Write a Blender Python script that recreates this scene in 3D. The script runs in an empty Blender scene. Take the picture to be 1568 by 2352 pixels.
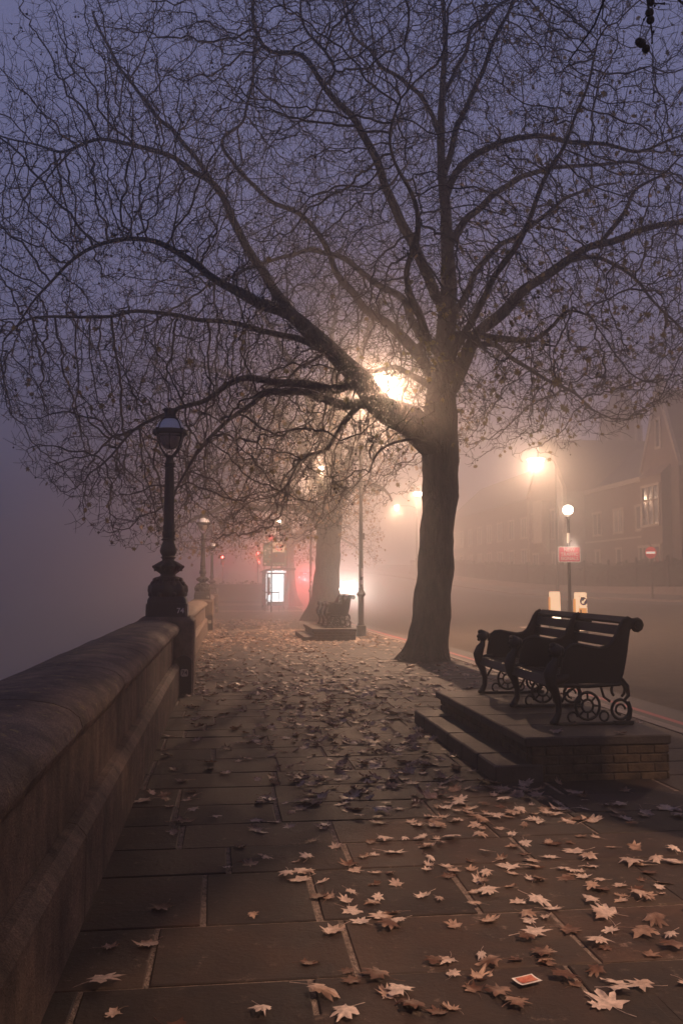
import bpy, math, random
import numpy as np
from mathutils import Vector, Matrix, noise as mnoise
random.seed(7); np.random.seed(7)
sc = bpy.context.scene
COL = sc.collection

# ------------------------------------------------------------------ camera, world, exposure
F = 2100.0                      # focal length in pixels of a 1568-wide frame
PITCH = math.atan(161.0 / F)
H = 1.6
cam_d = bpy.data.cameras.new('camera'); cam = bpy.data.objects.new('camera', cam_d); COL.objects.link(cam)
cam_d.sensor_fit = 'HORIZONTAL'; cam_d.sensor_width = 36; cam_d.lens = 36 * F / 1568
cam_d.clip_start = 0.05; cam_d.clip_end = 3000
cam.location = (0, 0, H); cam.rotation_euler = (math.pi / 2 + PITCH, 0, 0)
sc.camera = cam
w = bpy.data.worlds.new('World'); sc.world = w; w.use_nodes = True
nt = w.node_tree; bg = nt.nodes['Background']
tc = nt.nodes.new('ShaderNodeTexCoord'); sx = nt.nodes.new('ShaderNodeSeparateXYZ')
rp = nt.nodes.new('ShaderNodeValToRGB')
rp.color_ramp.elements[0].position = 0.0; rp.color_ramp.elements[0].color = (0.085, 0.075, 0.14, 1)
rp.color_ramp.elements[1].position = 0.30; rp.color_ramp.elements[1].color = (0.165, 0.175, 0.335, 1)
for _p, _c in ((.62, (.158, .168, .325, 1)), (.85, (.040, .042, .080, 1))):     # dusk light low in the sky, zenith darkened to cut the fill
    _e = rp.color_ramp.elements.new(_p); _e.color = _c
rp.color_ramp.elements[0].color = (.085, .068, .090, 1)
nt.links.new(tc.outputs['Generated'], sx.inputs[0]); nt.links.new(sx.outputs['Z'], rp.inputs[0])
nt.links.new(rp.outputs[0], bg.inputs['Color']); bg.inputs['Strength'].default_value = 1.6
sc.view_settings.view_transform = 'Standard'; sc.view_settings.look = 'None'
sc.view_settings.exposure = -0.70; sc.view_settings.gamma = 1.0
sc.render.engine = 'CYCLES'
cy = sc.cycles
cy.use_denoising = True
try: cy.denoiser = 'OPENIMAGEDENOISE'; cy.denoising_input_passes = 'RGB_ALBEDO_NORMAL'
except Exception: pass
cy.max_bounces = 4; cy.diffuse_bounces = 2; cy.glossy_bounces = 2; cy.transmission_bounces = 3
cy.volume_bounces = 1; cy.transparent_max_bounces = 8
cy.sample_clamp_indirect = 4.0; cy.sample_clamp_direct = 0.0
cy.caustics_reflective = False; cy.caustics_refractive = False
LAMP_W = 6500.0                  # watts of a full street lamp
LAMP_COL = (1.0, 0.59, 0.365)
HAZE_DENSITY = 0.0088

# ------------------------------------------------------------------ frames of reference
TH = math.atan(0.125)            # heading of river wall and kerb, turned left of the view
CT, ST = math.cos(TH), math.sin(TH)
KERB = 4.95
ZS = [(-60, .0), (15, 0), (25, -.04), (33, -.12), (57, -.2), (70, -.08), (85, .35), (100, .9), (118, 1.5), (170, 3.0), (260, 4.5), (400, 5.5)]
def gz(s, l):
    z = float(np.interp(s, [a for a, b in ZS], [b for a, b in ZS]))
    lat = min(max(l - KERB, 0.0), 26.0)
    return z + .003 * lat * lat
def R(s, l, z=0.0): return Vector((l * CT - s * ST, s * CT + l * ST, z))
def SL(x, y): return (-x * ST + y * CT, x * CT + y * ST)
def gzw(x, y): return gz(*SL(x, y))
def P(u, v, Y):
    """point at world distance Y behind pixel (u,v) of the 1568x2352 photo: only used to measure places"""
    a = (u - 784) / F; b = (1176 - v) / F
    dy = math.cos(PITCH) - b * math.sin(PITCH); dz = math.sin(PITCH) + b * math.cos(PITCH)
    k = Y / dy
    return Vector((a * k, Y, H + dz * k))

# ------------------------------------------------------------------ tagging and linking
def tag(o, label=None, cat=None, group=None, kind=None):
    if label: o['label'] = label
    if cat: o['category'] = cat
    if group: o['group'] = group
    if kind: o['kind'] = kind
    return o
def empty(name, loc=(0, 0, 0), rz=0.0, label=None, cat=None, group=None):
    o = bpy.data.objects.new(name, None); COL.objects.link(o)
    o.location = loc; o.rotation_euler = (0, 0, rz); o.empty_display_size = .1
    return tag(o, label, cat, group)
def link(name, me, mat=None, parent=None, smooth=False, loc=None, rz=None):
    if mat is not None:
        me.materials.clear(); me.materials.append(mat)
    o = bpy.data.objects.new(name, me); COL.objects.link(o)
    if parent is not None: o.parent = parent
    if loc is not None: o.location = loc
    if rz is not None: o.rotation_euler = (0, 0, rz)
    if smooth: me.polygons.foreach_set('use_smooth', [True] * len(me.polygons))
    return o
def children_of(o): return [c for c in bpy.data.objects if c.parent == o]
def copy_tree(o, parent=None, kids=None):
    c = o.copy(); COL.objects.link(c)
    if parent is not None: c.parent = parent
    for ch in children_of(o): copy_tree(ch, c)
    return c

class MB:
    def __init__(s): s.v = []; s.f = []
    def add(s, vs, fs):
        n = len(s.v); s.v += [tuple(v) for v in vs]; s.f += [tuple(i + n for i in f) for f in fs]; return s
    def box(s, x0, x1, y0, y1, z0, z1, b=0.0):
        if b <= 0:
            vs = [(x, y, z) for z in (z0, z1) for x, y in ((x0, y0), (x1, y0), (x1, y1), (x0, y1))]
            return s.add(vs, [(3, 2, 1, 0), (4, 5, 6, 7), (0, 1, 5, 4), (1, 2, 6, 5), (2, 3, 7, 6), (3, 0, 4, 7)])
        def ring(z, i): return [(x0 + i + b, y0 + i, z), (x1 - i - b, y0 + i, z), (x1 - i, y0 + i + b, z), (x1 - i, y1 - i - b, z),
                                (x1 - i - b, y1 - i, z), (x0 + i + b, y1 - i, z), (x0 + i, y1 - i - b, z), (x0 + i, y0 + i + b, z)]
        rings = [ring(z0, b), ring(z0 + b, 0), ring(z1 - b, 0), ring(z1, b)]
        return s.loft(rings)
    def loft(s, rings, cap=True, closed=True):
        n = len(rings[0]); vs = [p for r in rings for p in r]; fs = []
        for i in range(len(rings) - 1):
            for j in range(n if closed else n - 1):
                k = (j + 1) % n
                fs.append((i * n + j, i * n + k, (i + 1) * n + k, (i + 1) * n + j))
        if cap:
            fs.append(tuple(reversed(range(n)))); m = (len(rings) - 1) * n; fs.append(tuple(range(m, m + n)))
        return s.add(vs, fs)
    def lathe(s, prof, n=24, cx=0, cy=0, lobes=0, amp=0.0):
        rings = []
        for q in prof:
            r, z = q[0], q[1]; a = q[2] if len(q) > 2 else 0.0
            rings.append([(cx + r * (1 + a * math.cos(lobes * t)) * math.cos(t), cy + r * (1 + a * math.cos(lobes * t)) * math.sin(t), z)
                          for t in [2 * math.pi * j / n for j in range(n)]])
        return s.loft(rings)
    def prism(s, poly, axis, a0, a1):
        """poly of (p,q) extruded along axis ('x': poly in y,z; 'y': poly in x,z; 'z': poly in x,y)"""
        def m(p, a): return (a, p[0], p[1]) if axis == 'x' else ((p[0], a, p[1]) if axis == 'y' else (p[0], p[1], a))
        n = len(poly); vs = [m(p, a0) for p in poly] + [m(p, a1) for p in poly]
        fs = [tuple(reversed(range(n))), tuple(range(n, 2 * n))] + [(i, (i + 1) % n, n + (i + 1) % n, n + i) for i in range(n)]
        return s.add(vs, fs)
    def tube(s, pts, rad, n=8, flat=None):
        pts = [Vector(p) for p in pts]
        if not hasattr(rad, '__len__'): rad = [rad] * len(pts)
        rings = []; up = Vector((0, 0, 1)); prev = None
        for i, p in enumerate(pts):
            d = (pts[min(i + 1, len(pts) - 1)] - pts[max(i - 1, 0)]).normalized()
            if prev is None:
                a = up if abs(d.z) < .9 else Vector((1, 0, 0))
                u = a.cross(d).normalized()
            else:
                u = (prev - d * prev.dot(d)).normalized()
            prev = u; vv = d.cross(u)
            rings.append([tuple(p + (u * math.cos(t) + vv * math.sin(t)) * rad[i]) for t in [2 * math.pi * j / n for j in range(n)]])
        return s.loft(rings)
    def sphere(s, c, r, n=12, m=8, sz=1.0):
        prof = [(max(r * math.sin(math.pi * i / m), 1e-4), c[2] - r * sz * math.cos(math.pi * i / m)) for i in range(m + 1)]
        return s.lathe(prof, n, c[0], c[1])
    def mesh(s, name):
        me = bpy.data.meshes.new(name); me.from_pydata(s.v, [], s.f); me.validate(); me.update()
        return me
    def build(s, name, mat, parent=None, smooth=False, loc=None, rz=None):
        me = s.mesh(name)
        # consistent normals
        import bmesh
        bm = bmesh.new(); bm.from_mesh(me); bmesh.ops.recalc_face_normals(bm, faces=bm.faces); bm.to_mesh(me); bm.free()
        o = link(name, me, mat, parent, smooth, loc, rz)
        if smooth:
            try:
                me.set_sharp_from_angle(angle=math.radians(40))
            except Exception: pass
        return o

def text_mesh(body, size, extrude=0.001, align='CENTER', offset=0.0):
    cu = bpy.data.curves.new('text', 'FONT'); cu.body = body; cu.size = size; cu.extrude = extrude
    cu.align_x = align; cu.align_y = 'CENTER'; cu.offset = offset; cu.resolution_u = 3
    ob = bpy.data.objects.new('text', cu); COL.objects.link(ob)
    dg = bpy.context.evaluated_depsgraph_get(); dg.update()
    me = bpy.data.meshes.new_from_object(ob.evaluated_get(dg))
    bpy.data.objects.remove(ob); bpy.data.curves.remove(cu)
    return me
def text_obj(name, body, size, mat, parent, loc, rot=(math.pi / 2, 0, 0), extrude=.001, align='CENTER', offset=0.0):
    me = text_mesh(body, size, extrude, align, offset)
    o = link(name, me, mat, parent); o.location = loc; o.rotation_euler = rot
    return o

# ------------------------------------------------------------------ materials
def new_mat(name):
    m = bpy.data.materials.new(name); m.use_nodes = True
    return m, m.node_tree, m.node_tree.nodes['Principled BSDF']
def mat(name, c0, c1=None, scale=6.0, rough=.7, bump=0.0, bscale=None, metal=0.0, detail=6.0, stretch=None, spec=.5, rough2=None, obj_var=0.0, coords='Object'):
    m, t, b = new_mat(name); L = t.links
    co = t.nodes.new('ShaderNodeTexCoord'); mp = t.nodes.new('ShaderNodeMapping')
    if stretch: mp.inputs['Scale'].default_value = stretch
    if coords == 'World':
        g = t.nodes.new('ShaderNodeNewGeometry'); L.new(g.outputs['Position'], mp.inputs[0])
    else: L.new(co.outputs[coords], mp.inputs[0])
    nz = t.nodes.new('ShaderNodeTexNoise'); nz.inputs['Scale'].default_value = scale; nz.inputs['Detail'].default_value = detail
    nz.inputs['Roughness'].default_value = .65
    L.new(mp.outputs[0], nz.inputs['Vector'])
    cr = t.nodes.new('ShaderNodeValToRGB'); cr.color_ramp.elements[0].position = .32; cr.color_ramp.elements[1].position = .68
    cr.color_ramp.elements[0].color = (*c0, 1); cr.color_ramp.elements[1].color = (*(c1 or c0), 1)
    L.new(nz.outputs['Fac'], cr.inputs[0])
    out = cr.outputs[0]
    if obj_var > 0:
        oi = t.nodes.new('ShaderNodeObjectInfo'); hs = t.nodes.new('ShaderNodeHueSaturation')
        mr = t.nodes.new('ShaderNodeMapRange'); mr.inputs['To Min'].default_value = 1 - obj_var; mr.inputs['To Max'].default_value = 1 + obj_var
        L.new(oi.outputs['Random'], mr.inputs['Value']); L.new(mr.outputs[0], hs.inputs['Value'])
        L.new(out, hs.inputs['Color']); out = hs.outputs[0]
    L.new(out, b.inputs['Base Color'])
    b.inputs['Roughness'].default_value = rough; b.inputs['Metallic'].default_value = metal
    try: b.inputs['Specular IOR Level'].default_value = spec
    except Exception: pass
    if rough2 is not None:
        rr = t.nodes.new('ShaderNodeMapRange'); rr.inputs['To Min'].default_value = rough; rr.inputs['To Max'].default_value = rough2
        L.new(nz.outputs['Fac'], rr.inputs['Value']); L.new(rr.outputs[0], b.inputs['Roughness'])
    if bump > 0:
        n2 = t.nodes.new('ShaderNodeTexNoise'); n2.inputs['Scale'].default_value = bscale or scale * 4; n2.inputs['Detail'].default_value = 8
        L.new(mp.outputs[0], n2.inputs['Vector'])
        bp = t.nodes.new('ShaderNodeBump'); bp.inputs['Strength'].default_value = 1.0; bp.inputs['Distance'].default_value = bump
        L.new(n2.outputs['Fac'], bp.inputs['Height']); L.new(bp.outputs[0], b.inputs['Normal'])
    return m
def emis(name, col, strength, trans=0.0):
    m = bpy.data.materials.new(name); m.use_nodes = True; t = m.node_tree; t.nodes.clear()
    e = t.nodes.new('ShaderNodeEmission'); e.inputs['Color'].default_value = (*col, 1); e.inputs['Strength'].default_value = strength
    o = t.nodes.new('ShaderNodeOutputMaterial')
    if trans > 0:
        tr = t.nodes.new('ShaderNodeBsdfTransparent'); mx = t.nodes.new('ShaderNodeMixShader'); mx.inputs[0].default_value = 1 - trans
        t.links.new(tr.outputs[0], mx.inputs[1]); t.links.new(e.outputs[0], mx.inputs[2]); t.links.new(mx.outputs[0], o.inputs['Surface'])
    else: t.links.new(e.outputs[0], o.inputs['Surface'])
    return m
def glassy(name, col, alpha, rough=.15):
    m = bpy.data.materials.new(name); m.use_nodes = True; t = m.node_tree; b = t.nodes['Principled BSDF']
    b.inputs['Base Color'].default_value = (*col, 1); b.inputs['Roughness'].default_value = rough; b.inputs['Alpha'].default_value = alpha
    return m

M = {}
def stone(name, dark, light, drip, lichen):
    m, t, b = new_mat(name); L = t.links; g = t.nodes.new('ShaderNodeNewGeometry')
    def noise(sc_, det, rough, stretch=None):
        n = t.nodes.new('ShaderNodeTexNoise'); n.inputs['Scale'].default_value = sc_; n.inputs['Detail'].default_value = det; n.inputs['Roughness'].default_value = rough
        if stretch:
            mp = t.nodes.new('ShaderNodeMapping'); mp.inputs['Scale'].default_value = stretch; L.new(g.outputs['Position'], mp.inputs[0]); L.new(mp.outputs[0], n.inputs['Vector'])
        else: L.new(g.outputs['Position'], n.inputs['Vector'])
        return n
    def ramp(n, p0, p1, c0, c1):
        r = t.nodes.new('ShaderNodeValToRGB'); e = r.color_ramp.elements; e[0].position = p0; e[1].position = p1; e[0].color = (*c0, 1); e[1].color = (*c1, 1)
        L.new(n.outputs['Fac'], r.inputs[0]); return r
    def mul(a, b2):
        x = t.nodes.new('ShaderNodeMixRGB'); x.blend_type = 'MULTIPLY'; x.inputs['Fac'].default_value = 1; L.new(a, x.inputs['Color1']); L.new(b2, x.inputs['Color2']); return x.outputs[0]
    base = ramp(noise(3.0, 9, .75), .36, .64, dark, light).outputs[0]
    dr = ramp(noise(3.2, 6, .65, (1, 1, .16)), .36, .60, drip, (1, 1, 1)).outputs[0]
    sp = ramp(noise(150, 2, .5), .35, .62, (.45, .42, .40), (1.25, 1.2, 1.15)).outputs[0]
    c = mul(mul(base, dr), sp)
    li = ramp(noise(13, 5, .6), .63, .65, (0, 0, 0), (lichen,) * 3).outputs[0]
    x = t.nodes.new('ShaderNodeMixRGB'); L.new(li, x.inputs['Fac']); L.new(c, x.inputs['Color1']); x.inputs['Color2'].default_value = (.30, .24, .10, 1)
    L.new(x.outputs[0], b.inputs['Base Color']); b.inputs['Roughness'].default_value = .78
    n3 = noise(70, 8, .7); n4 = noise(6, 6, .6); ad = t.nodes.new('ShaderNodeMath'); ad.operation = 'MULTIPLY_ADD'; ad.inputs[1].default_value = .35
    L.new(n3.outputs['Fac'], ad.inputs[0]); L.new(n4.outputs['Fac'], ad.inputs[2])
    bp = t.nodes.new('ShaderNodeBump'); bp.inputs['Distance'].default_value = .04; L.new(ad.outputs[0], bp.inputs['Height']); L.new(bp.outputs[0], b.inputs['Normal'])
    return m
M['granite'] = stone('granite', (.080, .056, .042), (.250, .178, .132), (.42, .40, .39), .0)
M['granite_top'] = stone('granite_top', (.100, .076, .056), (.320, .236, .180), (.5, .48, .46), .8)
M['joint_dark'] = mat('joint_dark', (.02, .016, .013), (.04, .03, .025), 20, .95)
M['mortar'] = mat('mortar', (.07, .052, .04), (.36, .28, .23), 22, .92, .03, 110, coords='World')
M['iron'] = mat('iron', (.0025, .002, .002), (.005, .0045, .0045), 14, .55, .002, 60)
M['iron_grey'] = mat('iron_grey', (.030, .028, .028), (.055, .05, .048), 14, .45, .001, 60)
M['wood_dark'] = mat('wood_dark', (.007, .0055, .0055), (.016, .012, .011), 5, .42, .0015, 60, stretch=(8, .6, 8), rough2=.5)
M['asphalt'] = mat('asphalt', (.035, .032, .030), (.062, .056, .050), .9, .62, .004, 160, rough2=.8)
M['kerb'] = mat('kerb_stone', (.13, .10, .085), (.24, .19, .16), 6, .7, .003, 80)
M['red_line'] = mat('red_line', (.30, .035, .035), (.40, .06, .055), 9, .6, .001, 90)
M['white_line'] = mat('white_line', (.35, .33, .31), (.60, .57, .54), 9, .6, .001, 90)
M['earth'] = mat('earth', (.03, .022, .016), (.06, .045, .034), 4, .95, .02, 30)
M['pave_far'] = mat('pave_far', (.055, .045, .038), (.10, .08, .068), 2, .7, .003, 40)
M['bark'] = mat('bark', (.010, .008, .0065), (.085, .064, .047), 7, .9, .09, 24, stretch=(1.6, 1.6, .4))
M['twig'] = mat('twig', (.020, .015, .013), (.040, .030, .024), 3, .85)
M['white_paint'] = mat('white_paint', (.55, .53, .50), (.72, .70, .66), 20, .5)
M['cream_plate'] = mat('cream_plate', (.42, .38, .32), (.62, .57, .48), 30, .55)
M['black_paint'] = mat('black_paint', (.008, .008, .009), (.014, .013, .013), 10, .3)
M['brick'] = mat('brick', (.050, .030, .024), (.105, .062, .048), 3, .85, .01, 20)
M['ashlar'] = mat('ashlar', (.20, .165, .135), (.32, .27, .22), 4, .8, .004, 30)
M['slate'] = mat('slate', (.045, .040, .045), (.09, .08, .085), 5, .7, .01, 20)
M['glass_dark'] = mat('glass_dark', (.02, .022, .026), (.05, .05, .055), 2, .12)
M['hedge'] = mat('hedge', (.012, .018, .009), (.035, .045, .02), 8, .9)
M['sticker'] = mat('sticker', (.62, .55, .56), (.70, .62, .64), 60, .6)
M['green_sign'] = mat('green_sign', (.015, .10, .055), (.02, .12, .065), 5, .5)
M['sign_red'] = mat('sign_red', (.60, .03, .05), (.66, .04, .06), 5, .45)
M['sign_blue'] = mat('sign_blue', (.03, .05, .22), (.04, .07, .26), 5, .45)
M['opal'] = mat('opal_glass', (.62, .64, .72), (.70, .72, .78), 3, .25)
M['car_dark'] = mat('car_dark', (.03, .03, .035), (.035, .035, .04), 2, .25)
M['rubber'] = mat('rubber', (.012, .012, .012), (.02, .02, .02), 8, .8)
M['paper_red'] = mat('paper_red', (.30, .05, .03), (.50, .20, .12), 40, .6)
M['ball'] = mat('seed_ball', (.020, .014, .010), (.05, .035, .024), 30, .95)
M['lamp_lens'] = emis('lamp_lens', (1.0, .76, .52), 130)
M['water'] = mat('river_water', (.02, .02, .022), (.03, .03, .032), .4, .12, .02, 1.2)

def pavement_material():
    m, t, b = new_mat('york_stone'); L = t.links
    g = t.nodes.new('ShaderNodeNewGeometry')
    at = t.nodes.new('ShaderNodeAttribute'); at.attribute_name = 'tone'
    n1 = t.nodes.new('ShaderNodeTexNoise'); n1.inputs['Scale'].default_value = 2.3; n1.inputs['Detail'].default_value = 7; n1.inputs['Roughness'].default_value = .7
    n2 = t.nodes.new('ShaderNodeTexNoise'); n2.inputs['Scale'].default_value = 38; n2.inputs['Detail'].default_value = 8
    n3 = t.nodes.new('ShaderNodeTexNoise'); n3.inputs['Scale'].default_value = 9; n3.inputs['Detail'].default_value = 9; n3.inputs['Roughness'].default_value = .75
    for n in (n1, n2, n3): L.new(g.outputs['Position'], n.inputs['Vector'])
    cr = t.nodes.new('ShaderNodeValToRGB'); e = cr.color_ramp.elements
    e[0].position = .3; e[0].color = (.007, .0045, .0032, 1); e[1].position = .70; e[1].color = (.044, .024, .015, 1)
    L.new(n1.outputs['Fac'], cr.inputs[0])
    # worn pale scratches and lichen spots
    cr2 = t.nodes.new('ShaderNodeValToRGB'); e = cr2.color_ramp.elements
    e[0].position = .59; e[0].color = (0, 0, 0, 1); e[1].position = .67; e[1].color = (.8, .8, .8, 1)
    L.new(n3.outputs['Fac'], cr2.inputs[0])
    mx = t.nodes.new('ShaderNodeMixRGB'); mx.inputs['Color2'].default_value = (.17, .125, .10, 1)
    L.new(cr2.outputs[0], mx.inputs['Fac']); L.new(cr.outputs[0], mx.inputs['Color1'])
    ml = t.nodes.new('ShaderNodeMixRGB'); ml.blend_type = 'MULTIPLY'; ml.inputs['Fac'].default_value = 1
    L.new(mx.outputs[0], ml.inputs['Color1']); L.new(at.outputs['Color'], ml.inputs['Color2'])
    L.new(ml.outputs[0], b.inputs['Base Color'])
    rr = t.nodes.new('ShaderNodeMapRange'); rr.inputs['To Min'].default_value = .58; rr.inputs['To Max'].default_value = .9
    L.new(n1.outputs['Fac'], rr.inputs['Value']); L.new(rr.outputs[0], b.inputs['Roughness'])
    ad = t.nodes.new('ShaderNodeMath'); ad.operation = 'MULTIPLY_ADD'; ad.inputs[1].default_value = .35
    L.new(n2.outputs['Fac'], ad.inputs[0]); L.new(n3.outputs['Fac'], ad.inputs[2])
    bp = t.nodes.new('ShaderNodeBump'); bp.inputs['Strength'].default_value = 1; bp.inputs['Distance'].default_value = .008
    L.new(ad.outputs[0], bp.inputs['Height']); L.new(bp.outputs[0], b.inputs['Normal'])
    return m
M['slab'] = pavement_material()
def leaf_material(name, cols, pos_scale=5.0, trans=0.0):
    m, t, b = new_mat(name); L = t.links
    g = t.nodes.new('ShaderNodeNewGeometry'); oi = t.nodes.new('ShaderNodeObjectInfo')
    n = t.nodes.new('ShaderNodeTexWhiteNoise') if False else t.nodes.new('ShaderNodeTexNoise')
    n.inputs['Scale'].default_value = pos_scale; n.inputs['Detail'].default_value = 3
    L.new(g.outputs['Position'], n.inputs['Vector'])
    ad = t.nodes.new('ShaderNodeMath'); ad.operation = 'ADD'
    s2 = t.nodes.new('ShaderNodeMath'); s2.operation = 'MULTIPLY_ADD'; s2.inputs[1].default_value = .5; s2.inputs[2].default_value = -.25
    L.new(oi.outputs['Random'], s2.inputs[0]); L.new(n.outputs['Fac'], ad.inputs[0]); L.new(s2.outputs[0], ad.inputs[1])
    cr = t.nodes.new('ShaderNodeValToRGB'); e = cr.color_ramp.elements
    e[0].position = .3; e[0].color = (*cols[0], 1); e[1].position = .7; e[1].color = (*cols[-1], 1)
    for i, c in enumerate(cols[1:-1]):
        q = e.new(.3 + .4 * (i + 1) / (len(cols) - 1)); q.color = (*c, 1)
    L.new(ad.outputs[0], cr.inputs[0])
    n2 = t.nodes.new('ShaderNodeTexNoise'); n2.inputs['Scale'].default_value = 45; n2.inputs['Detail'].default_value = 6
    L.new(g.outputs['Position'], n2.inputs['Vector'])
    mr = t.nodes.new('ShaderNodeMapRange'); mr.inputs['From Min'].default_value = .3; mr.inputs['From Max'].default_value = .7
    mr.inputs['To Min'].default_value = .62; mr.inputs['To Max'].default_value = 1.15
    L.new(n2.outputs['Fac'], mr.inputs['Value'])
    ml = t.nodes.new('ShaderNodeMixRGB'); ml.blend_type = 'MULTIPLY'; ml.inputs['Fac'].default_value = 1
    L.new(cr.outputs[0], ml.inputs['Color1']); L.new(mr.outputs[0], ml.inputs['Color2'])
    L.new(ml.outputs[0], b.inputs['Base Color']); b.inputs['Roughness'].default_value = .5
    bp = t.nodes.new('ShaderNodeBump'); bp.inputs['Distance'].default_value = .003
    L.new(n2.outputs['Fac'], bp.inputs['Height']); L.new(bp.outputs[0], b.inputs['Normal'])
    if trans > 0:
        tr = t.nodes.new('ShaderNodeBsdfTranslucent'); L.new(ml.outputs[0], tr.inputs['Color'])
        mix = t.nodes.new('ShaderNodeMixShader'); mix.inputs[0].default_value = trans
        out = t.nodes['Material Output']
        L.new(b.outputs[0], mix.inputs[1]); L.new(tr.outputs[0], mix.inputs[2]); L.new(mix.outputs[0], out.inputs['Surface'])
    return m
M['dry_leaf'] = leaf_material('dry_leaf', [(.12, .058, .036), (.40, .27, .20), (.54, .41, .34), (.64, .52, .45)], trans=.22)
M['tree_leaf'] = leaf_material('tree_leaf', [(.20, .16, .05), (.38, .23, .07), (.30, .13, .04)], 1.5, trans=.45)

# ------------------------------------------------------------------ ground, road, pavement, river
def sheet(name, s_vals, l_vals, zf, m):
    mb = MB(); ns, nl = len(s_vals), len(l_vals)
    vs = [tuple(R(s, l, zf(s, l))) for s in s_vals for l in l_vals]
    fs = [(i * nl + j, i * nl + j + 1, (i + 1) * nl + j + 1, (i + 1) * nl + j) for i in range(ns - 1) for j in range(nl - 1)]
    mb.add(vs, fs); o = mb.build(name, m); return tag(o, kind='structure')
srange = [-45, -30, -20, -10] + list(range(-5, 60, 5)) + list(range(60, 130, 6)) + [140, 170, 200, 260, 330]
sheet('ground', srange, [-1.55, 4.9, 22.1, 32, 60, 120, 260], lambda s, l: gz(s, l) - .16, M['earth'])
sheet('road', srange, [KERB - .05] + [KERB + 1.7 * k for k in range(1, 10)] + [KERB + 17.02], lambda s, l: gz(s, l) - .11, M['asphalt'])
sheet('far_pavement', srange, [KERB + 17.15, KERB + 18.2, KERB + 19.3], lambda s, l: gz(s, l), M['pave_far'])
sheet('pavement_bed', srange, [-.95, 1, 3, KERB - .16], lambda s, l: gz(s, l) - .007, M['mortar'])
mbr = MB(); mbr.add([(-700, -300, -6), (-700, 700, -6), (60, 700, -6), (60, -300, -6)], [(0, 1, 2, 3)])
tag(mbr.build('river_water', M['water']), kind='structure')
def strip(name, l0, l1, s0, s1, h0, h1, m, seg=4.0, gap=0.006):
    mb = MB(); s = s0
    while s < s1:
        e = min(s + seg, s1) - gap
        vs = []
        for (ss, ll) in ((s, l0), (s, l1), (e, l1), (e, l0)): vs.append(tuple(R(ss, ll, gz(ss, ll) + h0)))
        for (ss, ll) in ((s, l0), (s, l1), (e, l1), (e, l0)): vs.append(tuple(R(ss, ll, gz(ss, ll) + h1)))
        mb.add(vs, [(3, 2, 1, 0), (4, 5, 6, 7), (0, 1, 5, 4), (1, 2, 6, 5), (2, 3, 7, 6), (3, 0, 4, 7)])
        s += seg
    return tag(mb.build(name, m), kind='structure')
strip('kerb', KERB - .155, KERB - .004, -20, 200, -.155, .004, M['kerb'], .9)
strip('far_kerb', KERB + 17.0, KERB + 17.146, -20, 200, -.14, .008, M['kerb'], .9)
def flat_strip(name, parts, m):
    mb = MB()
    for (l0, l1, s0, s1) in parts:
        n = max(1, int((s1 - s0) / 5))
        for i in range(n):
            a = s0 + (s1 - s0) * i / n; b = s0 + (s1 - s0) * (i + 1) / n
            mb.add([tuple(R(ss, ll, gz(ss, ll) - .106 + (.0006 * ((ll * 10) % 3)))) for ss, ll in ((a, l0), (a, l1), (b, l1), (b, l0))], [(0, 1, 2, 3)])
    return tag(mb.build(name, m), kind='structure')
flat_strip('red_route_lines', [(KERB + .22, KERB + .32, -10, 130), (KERB + .47, KERB + .57, -10, 130)], M['red_line'])
dash = []
for lat, a, b, per in ((6.6, 4, 110, 6), (3.4, 22, 100, 9), (10.2, 30, 100, 9)):
    s = a
    while s < b: dash.append((KERB + lat, KERB + lat + .11, s, s + per * .45)); s += per
dash += [(KERB + .75, KERB + 4.2, 52.5, 52.8), (KERB + 5.2, KERB + 8.2, 46, 46.3)]
flat_strip('lane_markings', dash, M['white_line'])

tag(MB().add([tuple(R(s_, l_, gz(s_, l_) + .006)) for s_, l_ in ((27.2, -.63), (27.2, 2.2), (27.3, 2.2), (27.3, -.63))], [(0, 1, 2, 3)]).build('dark_cross_strip', M['joint_dark']), kind='structure')  # thin dark strip laid across the paving
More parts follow.
